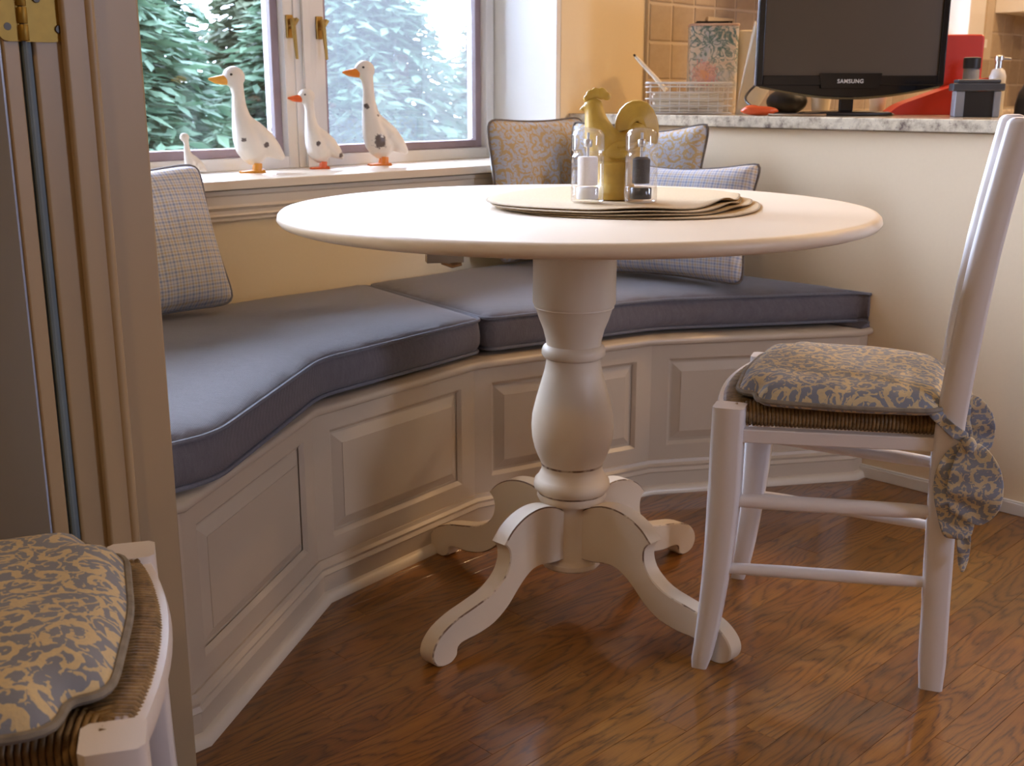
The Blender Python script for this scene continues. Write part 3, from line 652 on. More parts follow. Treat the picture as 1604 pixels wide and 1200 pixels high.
for i, p in enumerate(legp): lp.append(p)
lp = catmull(lp[:7], 3)[:-1] + catmull(lp[6:], 3)
for k, (fx, fy) in enumerate([(-.125, 1.847), (.375, 1.854), (-.137, 2.333), (.362, 2.341)]):
    a = math.atan2(fy - TC[1], fx - TC[0]); m = MB(); m.plate(lp, .036, 0, 1, .0022); m.build('leg', [M['table'], M['worn']], tb, (0, 0, 0), a, sharp=35)
# extension rail and its catch below the top
m = MB(); m.box(-.20, -.475, .738, .10, -.445, .752); 
m = MB(); m.box(-.36, -.03, .748, .36, .03, .7598); b_ = m.build('underframe', M['table'], tb, (0, .0, 0), .5, bevel=.002)
m = MB(); m.box(-.028, -.012, .737, .028, .012, .7598); m.tube([(-.004, 0, .737), (.012, 0, .731), (.026, 0, .734)], .004, 8); m.build('table_catch', M['steel'], tb, (-.22, -.38, 0), .2)

# placemats
def placemat(rx, ry, rot, z, cx, cy, label, lift=0, ph=0):
    n = 72; top = []; 
    def pt(f, th):
        c, s = math.cos(th), math.sin(th); e = 2 / 2.5; x = math.copysign(abs(c) ** e, c) * rx * f; y = math.copysign(abs(s) ** e, s) * ry * f
        X = cx + x * math.cos(rot) - y * math.sin(rot); Y = cy + x * math.sin(rot) + y * math.cos(rot)
        wv = 0
        if f > .8:
            ang = math.atan2(Y - cy, X - cx); k = (f - .8) / .2
            wv = lift * k * max(0, math.cos((ang + .75) * 1.4)) * (.5 + .5 * math.sin(ang * 7 + ph)) if abs(ang + .75) < 1.1 else 0
        return X, Y, wv
    rings = []
    for f, dz in [(.05, 0), (.5, 0), (.8, 0), (.9, 0), (.985, 0)]: rings.append([(x, y, z + .0028 + w_) for x, y, w_ in (pt(f, 2 * PI * i / n) for i in range(n))])
    for f, dz in [(1.0, .002), (1.0, .0008), (.985, 0), (.9, 0), (.8, 0), (.05, 0)]: rings.append([(x, y, z + dz + w_) for x, y, w_ in (pt(f, 2 * PI * i / n) for i in range(n))])
    m = MB(); m.loft(rings, mif=lambda k: 1 if k in (4, 5, 6) else 0); o = m.build('placemat', [M['linen'], M['linen_edge']], sharp=60); tag(o, label, 'placemat', 'stacked placemats'); return o
MZ = .7855
for k, (dx, dy, ro, lf) in enumerate([(.026, -.016, .12, .001), (.006, -.006, -.07, .005), (-.008, .000, .05, .008), (-.012, .014, -.04, .011)]):
    placemat(.225, .255, ro - .35, MZ + k * .0036, .205 + dx, 2.135 + dy, ['lowest tan linen placemat of the stack on the table', 'tan linen placemat second from the bottom of the table stack', 'tan linen placemat just below the top one of the table stack', 'topmost tan linen placemat, under the rooster and mills'][k], lf, 0)
TZ = MZ + 4 * .0036 + .0006

# mills
def mill(x, y, label, fill, pep):
    e = empty('pepper_mill' if pep else 'salt_mill', (x, y, TZ)); e.scale = (1.0, 1.0, .95); tag(e, label, 'mill', 'clear mills on the placemats')
    m = MB()
    out = [(.026, 0), (.029, .002), (.029, .026), (.028, .029), (.0285, .031), (.0285, .083), (.026, .086), (.0245, .089), (.0255, .092), (.0285, .094), (.0285, .120), (.027, .125), (.022, .131), (.012, .135), (.002, .136)]
    inn = [(.002, .130), (.010, .129), (.017, .124), (.019, .116), (.019, .098), (.017, .094), (.019, .084), (.021, .080), (.021, .032), (.021, .006), (.015, .004), (.002, .004)]
    m.loft([[(r * math.cos(2 * PI * i / 36), r * math.sin(2 * PI * i / 36), z) for i in range(36)] for r, z in out[::-1]] + [], cap=True)
    m.build('mill_body', M['acrylic'], e, sharp=30)
    c = MB(); c.lathe([(.0175, .031), (.0178, .034), (.0178, .080), (.016, .083)] if not pep else [(.0150, .034), (.0155, .036), (.0155, .078), (.010, .082)], 28); c.build('peppercorn_fill' if pep else 'salt_fill', fill, e)
    c = MB(); c.lathe([(.019, .006), (.0195, .008), (.0195, .025), (.018, .027)], 28); c.build('grinder', M['black_gloss'] if pep else M['white_plastic'], e)
    c = MB(); c.lathe([(.0025, .082), (.0025, .126)], 10); c.lathe([(.006, .1), (.0075, .102), (.0075, .112), (.006, .114)], 14); c.build('spindle', M['steel'], e)
    return e
mill(.133, 2.020, 'clear acrylic mill filled with white salt, left of the pair', M['salt'], False)
mill(.227, 2.022, 'clear acrylic mill filled with black pepper, right of the pair', M['pepper'], True)

# rooster
ro = empty('rooster_figurine', (.186, 2.085, TZ), 0); ro.scale = (.94, .94, .90); tag(ro, 'mustard yellow ceramic rooster standing on the placemats behind the mills', 'figurine')
b = MB()
b.tube([(0, 0, .0), (0, 0, .012), (.002, 0, .03), (.002, 0, .05), (0, 0, .075)], [.043, .044, .036, .036, .044], 20)
b.ell((.000, 0, .092), (.052, .034, .042)); b.ell((-.018, 0, .10), (.038, .031, .045)); b.ell((.025, 0, .105), (.034, .026, .032), rot=Euler((0, -.5, 0)))
b.tube([(-.020, 0, .10), (-.030, 0, .13), (-.038, 0, .155), (-.042, 0, .178)], [.037, .030, .022, .017], 16)
b.ell((-.043, 0, .181), (.019, .015, .017)); b.tube([(-.053, 0, .179), (-.064, 0, .177), (-.071, 0, .172)], [.008, .005, .0015], 10)
b.ell((-.052, 0, .163), (.008, .006, .012)); b.tube([(.03, 0, .11), (.042, 0, .13), (.045, 0, .15)], [.026, .026, .02], 14)
remesh(b.build('rooster_body', M['mustard'], ro, sharp=0), .0028, 3)
b = MB()
for i, (x, z, r) in enumerate([(-.056, .196, .007), (-.049, .204, .009), (-.039, .207, .010), (-.028, .206, .011), (-.018, .201, .008)]): b.ell((x, 0, z), (r, .0055, r * 1.1))
remesh(b.build('comb', M['mustard'], ro, sharp=0), .0022, 2)
for k in range(7):   # arched tail feathers
    a = k / 6; R1 = .016 + .019 * a; pts = []
    for j in range(13):
        th = PI * (1.06 - j / 12 * 1.18); pts.append((.040 + R1 * math.cos(th) * 1.0, -(.004 + .0012 * (6 - k)), .142 + R1 * math.sin(th) * 1.22 - (.02 * max(0, j - 7) / 6)))
    q = MB(); q.tube(pts, [.006 + .003 * math.sin(PI * j / 12) for j in range(13)], 9, flat=1.1); q.build('tail_feather', M['mustard'], ro)
q = MB(); q.ell((.040, 0, .140), (.030, .009, .036)); q.build('tail_fan', M['mustard'], ro)
for sgn in (-1, 1):
    q = MB(); q.ell((.006, sgn * .032, .098), (.028, .006, .018), rot=Euler((0, -.25, 0))); 
    for k in range(3): q.tube([(.0 + .006 * k, sgn * .036, .104 - .008 * k), (.03, sgn * .034, .108 - .010 * k), (.045 - .004 * k, sgn * .026, .116 - .012 * k)], [.004, .004, .002], 7)
    q.build('wing', M['mustard'], ro)

# ================================================================== GEESE ON THE SILL
def goose(X, Y, S, ang, bill, spots, label, neck=1.0, name='goose_figurine', tiny=False):
    e = empty(name, R(X, Y, .7872), 0); e.rotation_euler = (0, 0, ang); tag(e, label, 'figurine', 'white geese on the window sill')
    e.scale = (S, S, S)
    def N(z): return z if z < .11 else .11 + (z - .11) * neck
    b = MB()
    path = [(-.006, 0, .022), (-.010, 0, .040), (-.018, 0, .065), (-.026, 0, .092), (-.033, 0, .118), (-.039, 0, .145), (-.042, 0, .170), (-.042, 0, .195), (-.045, 0, .218), (-.050, 0, .236)]
    b.tube([(x, y, N(z)) for x, y, z in path], [.016, .032, .040, .038, .031, .023, .0185, .016, .0175, .022], 18)
    b.ell((-.051, 0, N(.240)), (.029, .0225, .027)); b.ell((-.010, 0, .062), (.038, .036, .040))
    b.tube([(-.034, 0, N(.135)), (-.012, 0, .108), (.014, 0, .080), (.042, 0, .054), (.066, 0, .034)], [.018, .028, .031, .022, .006], 16)
    gm = goose_mat('white_goose_glaze', spots); remesh(b.build('goose_body', gm, e, sharp=0), .0034, 5)
    if not tiny:
        q = MB(); hz_ = N(.234); q.tube([(-.068, 0, hz_), (-.082, 0, hz_ - .001), (-.098, 0, hz_ - .001), (-.114, 0, hz_ + .001)], [.0165, .0145, .0105, .0030], 14, flat=.85); q.build('bill', bill, e)
        for sgn in (-1, 1):
            q = MB(); q.ell((-.058, sgn * .0205, N(.246)), (.0035, .002, .003)); q.build('eye', M['dark_metal'], e)
        for sgn in (-1, 1):
            q = MB(); q.tube([(-.004, sgn * .013, .004), (-.002, sgn * .012, .024)], [.009, .008], 10)
            q.loft([[(-.040, sgn * .013 - .012, .0), (-.036, sgn * .013 + .012, .0), (.012, sgn * .013 + .006, .0), (.012, sgn * .013 - .006, .0)], [(-.038, sgn * .013 - .010, .004), (-.034, sgn * .013 + .010, .004), (.010, sgn * .013 + .005, .008), (.010, sgn * .013 - .005, .008)]])
            q.xf(Matrix.Diagonal((1.3, 1.25, 1, 1))).build('webbed_foot', bill, e, sharp=50)
    return e
GA = .30
goose(-1.030, .165, 1.00, GA, M['amber'], [(-.036, -.032, .085, .012), (.020, -.025, .07, .012)], 'white goose figurine with a yellow-orange bill in front of the left window')
goose(-.815, .175, .80, GA, M['orange_red'], [(-.022, -.035, .085, .013), (.055, -.01, .045, .014)], 'smallest of the three white geese, red-orange bill, before the mullion')
goose(-.600, .178, 1.0, GA, M['orange'], [(-.020, -.035, .068, .030), (-.052, -.015, .165, .014), (-.02, -.02, .14, .006)], 'tallest white goose figurine with a big dark worn patch on its side', 1.18)
goose(-1.240, .12, .40, GA, M['orange'], [(0, 0, 0, .001)], 'tiny plain white bird figurine on the sill above the left plaid pillow', 1.0, 'bird_figurine', True)

# ================================================================== CHAIRS
def rect_beam(path, wx, wy, mb=None):   # square-section bar with per-point half sizes
    m = mb or MB(); rings = []
    for i, (x, y, z) in enumerate(path):
        a = wx[i] if isinstance(wx, list) else wx; b = wy[i] if isinstance(wy, list) else wy
        k = .25; rings.append([(x - a, y - b * (1 - k), z), (x - a * (1 - k), y - b, z), (x + a * (1 - k), y - b, z), (x + a, y - b * (1 - k), z), (x + a, y + b * (1 - k), z), (x + a * (1 - k), y + b, z), (x - a * (1 - k), y + b, z), (x - a, y + b * (1 - k), z)])
    return m.loft(rings)
FX, BX, FY, BY = .187, -.160, .200, .136
def make_chair(loc, rz, label, parts_visible=True):
    e = empty('dining_chair', loc, rz); tag(e, label, 'chair', 'white rush-seat dining chairs')
    for s in (1, -1):
        pts = catmull([(FX + .028, s * (FY + .004), 0), (FX + .017, s * FY, .08), (FX + .006, s * FY, .20), (FX, s * FY, .32), (FX - .001, s * FY, .42), (FX - .002, s * FY, .476), (FX - .002, s * FY, .482)], 3)
        n = len(pts); wx = [.0155 + .0105 * min(1, i / n * 2.2) for i in range(n)]; wx[-1] *= .8; wx[0] *= .85
        rect_beam(pts, wx, [x * .95 for x in wx]).build('front_leg', M['chair'], e, sharp=60)
        q = MB(); q.lathe([(.011, 0), (.011, .004)], 14, c=(FX + .028, s * (FY + .004), -.0005)); q.build('foot_glide', M['dark_metal'], e)
        pts = catmull([(BX - .010, s * BY, 0), (BX - .004, s * BY, .20), (BX, s * BY, .42), (BX - .004, s * BY, .52), (BX - .026, s * BY, .74), (BX - .054, s * BY, .92), (BX - .058, s * BY, .945), (BX - .059, s * BY, .952)], 3)
        n = len(pts); wx = [.0225 - .004 * max(0, i / n - .4) / .6 for i in range(n)]; wx[0] *= .85; wx[-1] *= .5; wx[-2] *= .72; wx[-3] *= .88
        rect_beam(pts, wx, [.018] * (n - 1) + [.010]).build('back_post', M['chair'], e, sharp=60)
        # side rail under the rush
        q = MB(); a = Vector((FX - .01, s * FY, .433)); b = Vector((BX + .01, s * BY, .433)); d = (b - a).normalized(); nn = Vector((-d.y, d.x, 0)) * .011
        q.loft([[tuple(p + nn * sx + Vector((0, 0, sz))) for sx, sz in ((-1, -.012), (1, -.012), (1, .012), (-1, .012))] for p in (a, b)]); q.build('side_rail', M['chair'], e, bevel=.003)
        for z, r in ((.315, .0125), (.190, .0105)):
            q = MB(); a = Vector((FX + (.003 if z > .25 else .010), s * FY, z)); b = Vector((BX - .002, s * BY, z)); q.tube([a + (b - a) * k / 6 for k in range(7)], [r * x for x in (.8, 1, 1.05, 1.05, 1.05, 1, .8)], 12); q.build('side_stretcher', M['worn_chair'] if z > .25 else M['chair'], e)
    # bowed front rail outside the rush
    bow = [(FX + .008 + .026 * (1 - (y / FY) ** 2), y) for y in [FY * (-1 + 2 * k / 14) for k in range(15)]]
    q = MB(); q.loft([[(x - .007, y, .452), (x + .006, y, .450), (x + .009, y, .462), (x + .006, y, .474), (x - .007, y, .474)] for x, y in bow]); q.build('front_rail', M['chair'], e, sharp=50)
    q = MB(); N = 16; top = []; bot = []
    for k in range(N + 1):
        y = (-1 + 2 * k / N) * (FY - .02); u = abs(y) / (FY - .02); top.append((y, .425)); bot.append((y, .402 - .085 * u ** 2.4))
    q.loft([[(FX - .010, top[k][0], top[k][1]), (FX + .008, top[k][0], top[k][1]), (FX + .008, bot[k][0], bot[k][1]), (FX - .010, bot[k][0], bot[k][1])] for k in range(N + 1)]); q.build('front_apron', M['chair'], e, sharp=50)
    q = MB(); q.box(BX - .01, -BY, .420, BX + .01, BY, .445); q.build('rear_rail', M['chair'], e, bevel=.004)
    q = MB(); q.tube([(BX, -BY, .27), (BX, BY, .27)], .011, 12); q.build('rear_stretcher', M['chair'], e)
    for z, h in ((.62, .045), (.74, .05), (.87, .06)):
        q = MB(); xb = BX - .008 - .040 * (z - .6) / .3
        q.loft([[(xb - .010 * (1 - (y / BY) ** 2) - .006, y, z - h / 2), (xb - .010 * (1 - (y / BY) ** 2) + .006, y, z - h / 2), (xb - .010 * (1 - (y / BY) ** 2) + .003, y, z + h / 2 + .012 * (1 - (y / BY) ** 2)), (xb - .010 * (1 - (y / BY) ** 2) - .009, y, z + h / 2 + .012 * (1 - (y / BY) ** 2))] for y in [BY * (-1 + 2 * k / 10) for k in range(11)]]); q.build('ladder_slat', M['chair'], e, bevel=.003)
    # rush seat: cords wrap every rail at right angles and run in to the diagonals
    q = MB(); c0 = Vector((0, 0, .474))
    cs = [Vector((FX + .006, FY - .01, 0)), Vector((BX + .004, BY - .006, 0)), Vector((BX + .004, -BY + .006, 0)), Vector((FX + .006, -FY + .01, 0))]
    for k in range(4):
        a, b = cs[k], cs[(k + 1) % 4]; L = (b - a).length; nn = int(L / .0062); d = (b - a).normalized(); inn = Vector((-d.y, d.x, 0))
        if inn.dot(-a) < 0: inn = -inn
        for i in range(nn):
            u = (i + .5) / nn; p = a + (b - a) * u; bulge = .026 * (1 - (2 * u - 1) ** 2) if k == 3 else 0
            o_ = p - inn * bulge; depth = min(u, 1 - u) * L * .96 * ((.19) / (L * .5)); depth = max(depth, .018)
            if k in (1, 3): pass
            j = random.uniform(-.0006, .0006); inner_ = o_ + inn * (depth + bulge)
            zz = [(o_ + inn * .004, .447), (o_ - inn * .003, .455), (o_ - inn * .004, .467), (o_ + inn * .004, .4765 + j), (o_ + inn * .020, .4795 + j), (inner_, .478 + j)]
            q.tube([(v.x, v.y, z) for v, z in zz], .0033, 5)
    q.box(BX + .01, -BY + .02, .447, FX - .0, BY - .02, .476)
    rs = q.build('rush_seat', M['rush'], e, sharp=0); rs['kind'] = 'stuff'
    return e
def seat_pad(loc, rz, label, bows):
    # outline with notches for the front legs
    e_z = .483
    o_out = [(FX - .006, -.150), (FX + .004, 0), (FX - .006, .150), (FX - .040, .158), (FX - .048, .204), (-.0, FY - .002), (BX + .022, BY + .034), (BX + .004, BY - .03), (BX + .000, -BY + .03), (BX + .022, -BY - .034), (-.0, -FY + .002), (FX - .048, -.204), (FX - .040, -.158)]
    pl = fillet(o_out, [.03, .03, .03, .012, .03, .03, .03, .03, .03, .03, .03, .03, .012], 4)
    def rg(d, z): return [(x, y, z) for x, y in (offset(pl, d) if d else pl)]
    res = []
    for i in range(len(pl)):
        a, b = Vector(pl[i]), Vector(pl[(i + 1) % len(pl)]); q = max(1, int((b - a).length / .012)); res += [tuple(a + (b - a) * k / q) for k in range(q)]
    pl = res
    m = MB(); m.loft([rg(.008, .002), rg(.001, .006), rg(-.002, .010), rg(0, .014)], cap=False)
    crown(m, pl, lambda d, x, y: .014 + .030 * (1 - math.exp(-d / .017)) + .002 * math.sin(x * 31 + y * 23) * min(1, d / .05), .011)
    crown(m, offset(pl, .008), lambda d, x, y: .002, .05)
    o = m.build('chair_cushion', M['scroll'], None, (loc[0], loc[1], e_z), rz, sharp=0); tag(o, label, 'cushion', 'tie-on chair cushions'); weld(o)
    t = MB(); t.tube([(x, y, .012) for x, y in offset(pl, -.002)], .0045, 7, closed=True); t.build('piping', M['scroll_pipe'], o)
    for s in bows:
        bw = MB(); kx, ky, kz = BX - .030, s * (BY + .024), -.040
        def ribbon(path, wid, wv=0):
            # path of points, ribbon width along a slanted direction
            Lf = []; Rt = []
            for i, p in enumerate(path):
                p = Vector(p); t_ = (Vector(path[min(i + 1, len(path) - 1)]) - Vector(path[max(i - 1, 0)])).normalized(); sd = t_.cross(Vector((0, s, .15))).normalized(); w_ = wid[i]
                Lf.append(tuple(p + sd * w_ + Vector((0, s * .006 * math.sin(i * 1.9), 0)))); Rt.append(tuple(p - sd * w_ + Vector((0, -s * .004 * math.sin(i * 1.3), 0))))
            mid = [tuple((Vector(a) + Vector(b)) / 2 + Vector((0, s * .006 * math.sin(i * 1.1 + 1), 0))) for i, (a, b) in enumerate(zip(Lf, Rt))]
            rings = [list(x) for x in zip(Lf, mid, Rt)]; n0 = len(bw.v)
            v = [p for r in rings for p in r]; f = [(3 * k + i, 3 * k + i + 1, 3 * k + i + 4, 3 * k + i + 3) for k in range(len(rings) - 1) for i in range(2)]; bw.add(v, f)
        ribbon(catmull([(BX + .030, s * (BY + .020), .012), (BX + .005, s * (BY + .024), -.012), (kx + .004, ky, kz + .008)], 3), [.010] * 7)           # strap round the post
        k_ = 4
        up = catmull([(kx, ky, kz), (kx - .012, ky + s * .010, kz - .035), (kx - .016, ky + s * .016, kz - .085), (kx - .006, ky + s * .010, kz - .125)], k_)
        ribbon(up, [.008 + .036 * math.sin(PI * min(1, i / 12 * .82 + .04)) for i in range(len(up))])
        dn = catmull([(kx, ky - s * .004, kz), (kx + .016, ky + s * .004, kz - .045), (kx + .010, ky + s * .008, kz - .10), (kx + .002, ky + s * .004, kz - .16)], k_)
        ribbon(dn, [.008 + .026 * math.sin(PI * min(1, i / 12 * .8 + .05)) for i in range(len(dn))])
        tl = catmull([(kx - .004, ky, kz - .12), (kx - .008, ky + s * .004, kz - .17), (kx - .010, ky + s * .006, kz - .215)], 4); ribbon(tl, [.013, .012, .012, .011, .011, .010, .009, .006, .002])
        ba = bw.build('bow', M['scroll_bow'], o, sharp=0); sd = ba.modifiers.new('thick', 'SOLIDIFY'); sd.thickness = .0025; sd.offset = 0; ss = ba.modifiers.new('sub', 'SUBSURF'); ss.levels = 1; ss.render_levels = 2
        kn = MB(); kn.ell((kx, ky + s * .004, kz), (.012, .009, .014)); kn.build('bow_knot', M['scroll_bow'], ba)
        fl_ = MB()
        # upper loop folded behind the post
        rb = catmull([(kx, ky, kz), (kx - .035, ky + s * .002, kz + .004), (kx - .058, ky - s * .004, kz - .018), (kx - .048, ky - s * .006, kz - .050), (kx - .012, ky - s * .002, kz - .020)], 4)
    return o
RZ1 = math.atan2(.350, -.937)
make_chair((.607, 1.945, 0), RZ1, 'white ladder-back dining chair with a rush seat drawn up to the round table')
seat_pad((.607, 1.945, 0), RZ1, 'blue and gold scroll-print cushion tied with a bow to the chair at the table', (1, -1))
RZ2 = math.atan2(.277, .96)
make_chair((-.556, .958, 0), RZ2, 'white rush-seat chair in the left foreground in front of the door jamb')
seat_pad((-.556, .958, 0), RZ2, 'blue and gold scroll-print cushion on the foreground chair at lower left', (1,))

# ================================================================== COUNTER AND ITS CLUTTER
ct = MB(); ct.box(-.022, -3.25, .897, .66, -.003, .928); ct.box(.66, -.62, .897, 4.59, -.013, .928)
cto = ct.build('countertop', M['granite'], bevel=.004, seg=3, **RM); tag(cto, 'speckled pale granite countertop on the half wall', 'countertop')
w = MB(); w.box(.68, -.60, 0, 4.58, -.01, .896); w.box(.125, -3.15, 0, .64, -.01, .896); kc = w.build('base_cabinet', M['trim'], **RM); tag(kc, 'white kitchen base cabinets under the granite countertop', 'cabinet')
def upper(x0, x1, z0, label):
    e = empty('upper_cabinet', R(x0, -.014, z0), PI / 4); tag(e, label, 'cabinet', 'white upper kitchen cabinets'); L = x1 - x0
    m = MB(); m.box(0, -.32, 0, L, 0, .85); m.build('cabinet_body', M['trim'], e, bevel=.002)
    m = MB(); m.box(0, -.34, -.035, L, -.32, .0); m.build('light_rail', M['trim'], e, bevel=.002)
    n = max(1, round(L / .42))
    for k in range(n):
        m = MB(); m.box(k * L / n + .003, -.34, .006, (k + 1) * L / n - .003, -.322, .84); m.build('cabinet_door', M['trim'], e, bevel=.003)
upper(.80, 1.78, 1.40, 'white upper kitchen cabinet above the television and tin')
upper(3.02, 4.45, 1.365, 'white upper kitchen cabinet at the top right corner of the photo')
CZ = .9283
# outlet on the backsplash
oe = empty('wall_outlet', R(.735, -.0225, 1.185), PI / 4); tag(oe, 'tan double outlet plate on the stone backsplash behind the floral tin', 'outlet')
m = MB(); m.box(-.075, -.005, -.057, .075, 0, .057); m.build('cover_plate', M['outlet'], oe, bevel=.002)
for x in (-.038, .038):
    m = MB(); m.box(x - .017, -.007, -.034, x + .017, -.004, .034); m.build('receptacle', M['white_wall'], oe, bevel=.001)

# monitor
TVC = (.920, 3.20); tv = empty('monitor', (TVC[0], TVC[1], CZ), -.02); tag(tv, 'black flat-screen monitor with a curved lower bezel on the granite counter', 'monitor')
W2 = .254; zb, zt = .066, .400
def roundr(x0, z0, x1, z1, r): return fillet([(x0, z0), (x1, z0), (x1, z1), (x0, z1)], r, 5)
arc = [(W2, zb + .012)] + [(W2, zt), (-W2, zt), (-W2, zb + .012)] + [(-W2 + 2 * W2 * k / 16, zb + .012 - .030 * math.sin(PI * k / 16)) for k in range(1, 16)]
m = MB(); m.plate(arc, .030); m.build('housing', M['black_gloss'], tv, (0, .012, 0), bevel=.003)
m = MB(); m.box(-W2 + .018, -.0045, zb + .040, W2 - .018, -.003, zt - .018); m.build('display', M['screen'], tv)
m = MB()
for a, b, c_, d in ((-W2, zb + .014, -W2 + .018, zt), (W2 - .018, zb + .014, W2, zt), (-W2 + .018, zt - .018, W2 - .018, zt), (-W2 + .018, zb + .014, W2 - .018, zb + .040)): m.box(a, -.010, b, c_, -.002, d)
m.build('bezel', M['black_gloss'], tv, bevel=.0025)
m = MB(); m.plate([(-.085, zb + .046), (.085, zb + .046), (.078, zb + .006), (-.078, zb + .006)], .004); lgp = m.build('logo_panel', M['black_gloss'], tv, (0, -.011, 0), bevel=.001)
m = MB(); m.tube([(-W2 + .01 + (2 * W2 - .02) * k / 16, -.004, zb + .010 - .031 * math.sin(PI * k / 16)) for k in range(17)], .0028, 8); m.build('lower_lip', simple('smoky_olive_lip', (.16, .13, .07, 1), .15), tv)
m = MB(); m.tube([(-W2 - .0015, -.004, zb + .014), (-W2 - .0015, -.004, zt)], .0028, 8); m.build('edge_strip', M['grey_plastic'], tv)
m = MB(); m.box(-.018, .005, .010, .018, .030, zb); m.build('stand_neck', M['black_gloss'], tv, bevel=.005)
m = MB(); m.lathe([(.13, 0), (.135, .004), (.12, .010), (.03, .014)], 48); m.xf(Matrix.Diagonal((1, .72, 1, 1))); m.build('stand_base', M['black_gloss'], tv, (0, .02, 0))
fc = bpy.data.curves.new('logo', 'FONT'); fc.body = 'SAMSUNG'; fc.size = .0145; fc.align_x = 'CENTER'; fc.extrude = .0004; fc.offset = .0003; fc.space_character = 1.1
fo = bpy.data.objects.new('tmp', fc); C.objects.link(fo); bpy.context.view_layer.update()
tm_ = bpy.data.meshes.new_from_object(fo.evaluated_get(bpy.context.evaluated_depsgraph_get())); bpy.data.objects.remove(fo)
tm_.materials.clear(); tm_.materials.append(M['logo']); lo = bpy.data.objects.new('logo_lettering', tm_); C.objects.link(lo); lo.parent = lgp; lo.location = (0, -.0028, zb + .020); lo.rotation_euler = (PI / 2, 0, 0)
m = MB(); m.tube(catmull([(TVC[0] - .02, 3.26, CZ + .09), (TVC[0] - .16, 3.30, CZ + .12), (TVC[0] - .27, 3.25, CZ + .05), (TVC[0] - .22, 3.16, CZ + .008), (TVC[0] - .05, 3.12, CZ + .005), (TVC[0] + .1, 3.13, CZ + .006)], 8), .0035, 8)
o = m.build('power_cord', M['black_mat']); tag(o, 'black cord looping from the monitor onto the counter', 'cord')
m = MB(); m.tube(catmull([(.835, 3.10, CZ + .0035), (.80, 3.075, CZ + .003), (.735, 3.09, CZ + .003), (.69, 3.13, CZ + .0035)], 6), .0028, 8)
o = m.build('thin_cable', simple('tan_cable', (.30, .20, .12, 1), .5)); tag(o, 'thin tan cable beside the orange case on the counter', 'cord')

# wire basket with papers and a pen
bk_ = empty('wire_basket', (.517, 3.44, CZ), -.10); tag(bk_, 'white wire letter basket holding papers at the left of the counter', 'basket')
bw_, bd, bh = .122, .085, .088
m = MB()
for z in (.004, .024, .044, .062, bh - .010, bh): m.tube([(x, y, z) for x, y in fillet([(-bw_, -bd), (bw_, -bd), (bw_, bd), (-bw_, bd)], .012, 4)], .0022 if z < bh else .0034, 6, closed=True)
m.build('basket_wires', M['white_plastic'], bk_)
m = MB()
for k in range(9):
    x = -bw_ + .012 + k * (2 * bw_ - .024) / 8
    m.tube([(x, -bd, bh), (x, -bd, .004), (x, bd, .004), (x, bd, bh)], .0013, 5)
m.build('upright_wires', M['white_plastic'], bk_)
for k in range(6):
    m = MB(); m.box(-.108 + .004 * (k % 3), -.076, 0, .100 - .006 * (k % 2), .074, .0085); o = m.build('paper_bundle', M['paper'], None, (.517, 3.44, CZ + .0075 + k * .0095), -.10 + .02 * (k % 3 - 1), bevel=.001)
    tag(o, ['lowest paper bundle in the white wire basket', 'second paper bundle from the bottom of the wire basket', 'third paper bundle from the bottom of the wire basket', 'third paper bundle from the top of the wire basket', 'second paper bundle from the top of the wire basket', 'topmost cream paper bundle in the wire basket'][k], 'papers', 'papers in the wire basket')
m = MB(); m.tube([(.450, 3.42, .995), (.425, 3.43, 1.025), (.362, 3.455, 1.092)], [.007, .0065, .005], 10); m.tube([(.362, 3.455, 1.092), (.357, 3.457, 1.098)], [.004, .003], 8, 1); o = m.build('letter_opener', [M['paper'], M['dark_metal']]); tag(o, 'cream stick with a dark tip leaning out of the wire basket', 'stick')
# floral tin
tn = empty('floral_tin', (.615, 3.60, CZ), -.08); tag(tn, 'tall tin painted with pink flowers and green leaves behind the wire basket', 'tin')
pl = fillet([(-.076, -.055), (.070, -.055), (.070, .055), (-.076, .055)], .018, 5); m = MB(); m.prism(pl, 0, .255); m.build('tin_body', M['tin'], tn, bevel=.002)
m = MB(); m.prism(offset(pl, -.002), .255, .262); m.build('tin_rim', simple('pale_pink_rim', (.7, .5, .42, 1), .4), tn, bevel=.002)
m = MB(); m.prism(offset(pl, .03), .2621, .270); m.build('dark_lid_knob', M['black_mat'], tn, bevel=.003)
# cream jug-like box beside it
m = MB(); m.prism(fillet([(-.03, -.05), (.03, -.05), (.03, .05), (-.03, .05)], .018, 5), 0, .245); o = m.build('cream_canister', M['paper'], None, (.722, 3.63, CZ), -.08, bevel=.006); tag(o, 'plain cream canister standing right of the floral tin', 'canister')
# folded paper leaning behind the monitor
def crumple(poly, name, mat, loc, rz, amp, label, cat, th=.004):
    m = MB(); n = 12; xs = [p[0] for p in poly]; zs = [p[1] for p in poly]
    # bilinear patch over the 4-corner outline
    (a, b, c, d) = poly; rings = []
    for j in range(n + 1):
        v = j / n; r_ = []
        for i in range(n + 1):
            u = i / n; x = (a[0] * (1 - u) + b[0] * u) * (1 - v) + (d[0] * (1 - u) + c[0] * u) * v; z = (a[1] * (1 - u) + b[1] * u) * (1 - v) + (d[1] * (1 - u) + c[1] * u) * v
            r_.append((x, amp * (math.sin(u * 5 + v * 3) + .6 * math.sin(v * 9 - u * 4)) + .02 * v, z))
        rings.append(r_)
    m.loft(rings, cap=False, close=False); o = m.build(name, mat, None, loc, rz, sharp=20); s = o.modifiers.new('thick', 'SOLIDIFY'); s.thickness = th; tag(o, label, cat); return o
crumple([(-.070, 0), (-.020, .0), (.085, .150), (-.020, .262)], 'paper_bag', M['paper'], (.720, 3.40, CZ), 0, .004, 'creased cream paper sheet propped behind the left edge of the monitor', 'paper', .006)
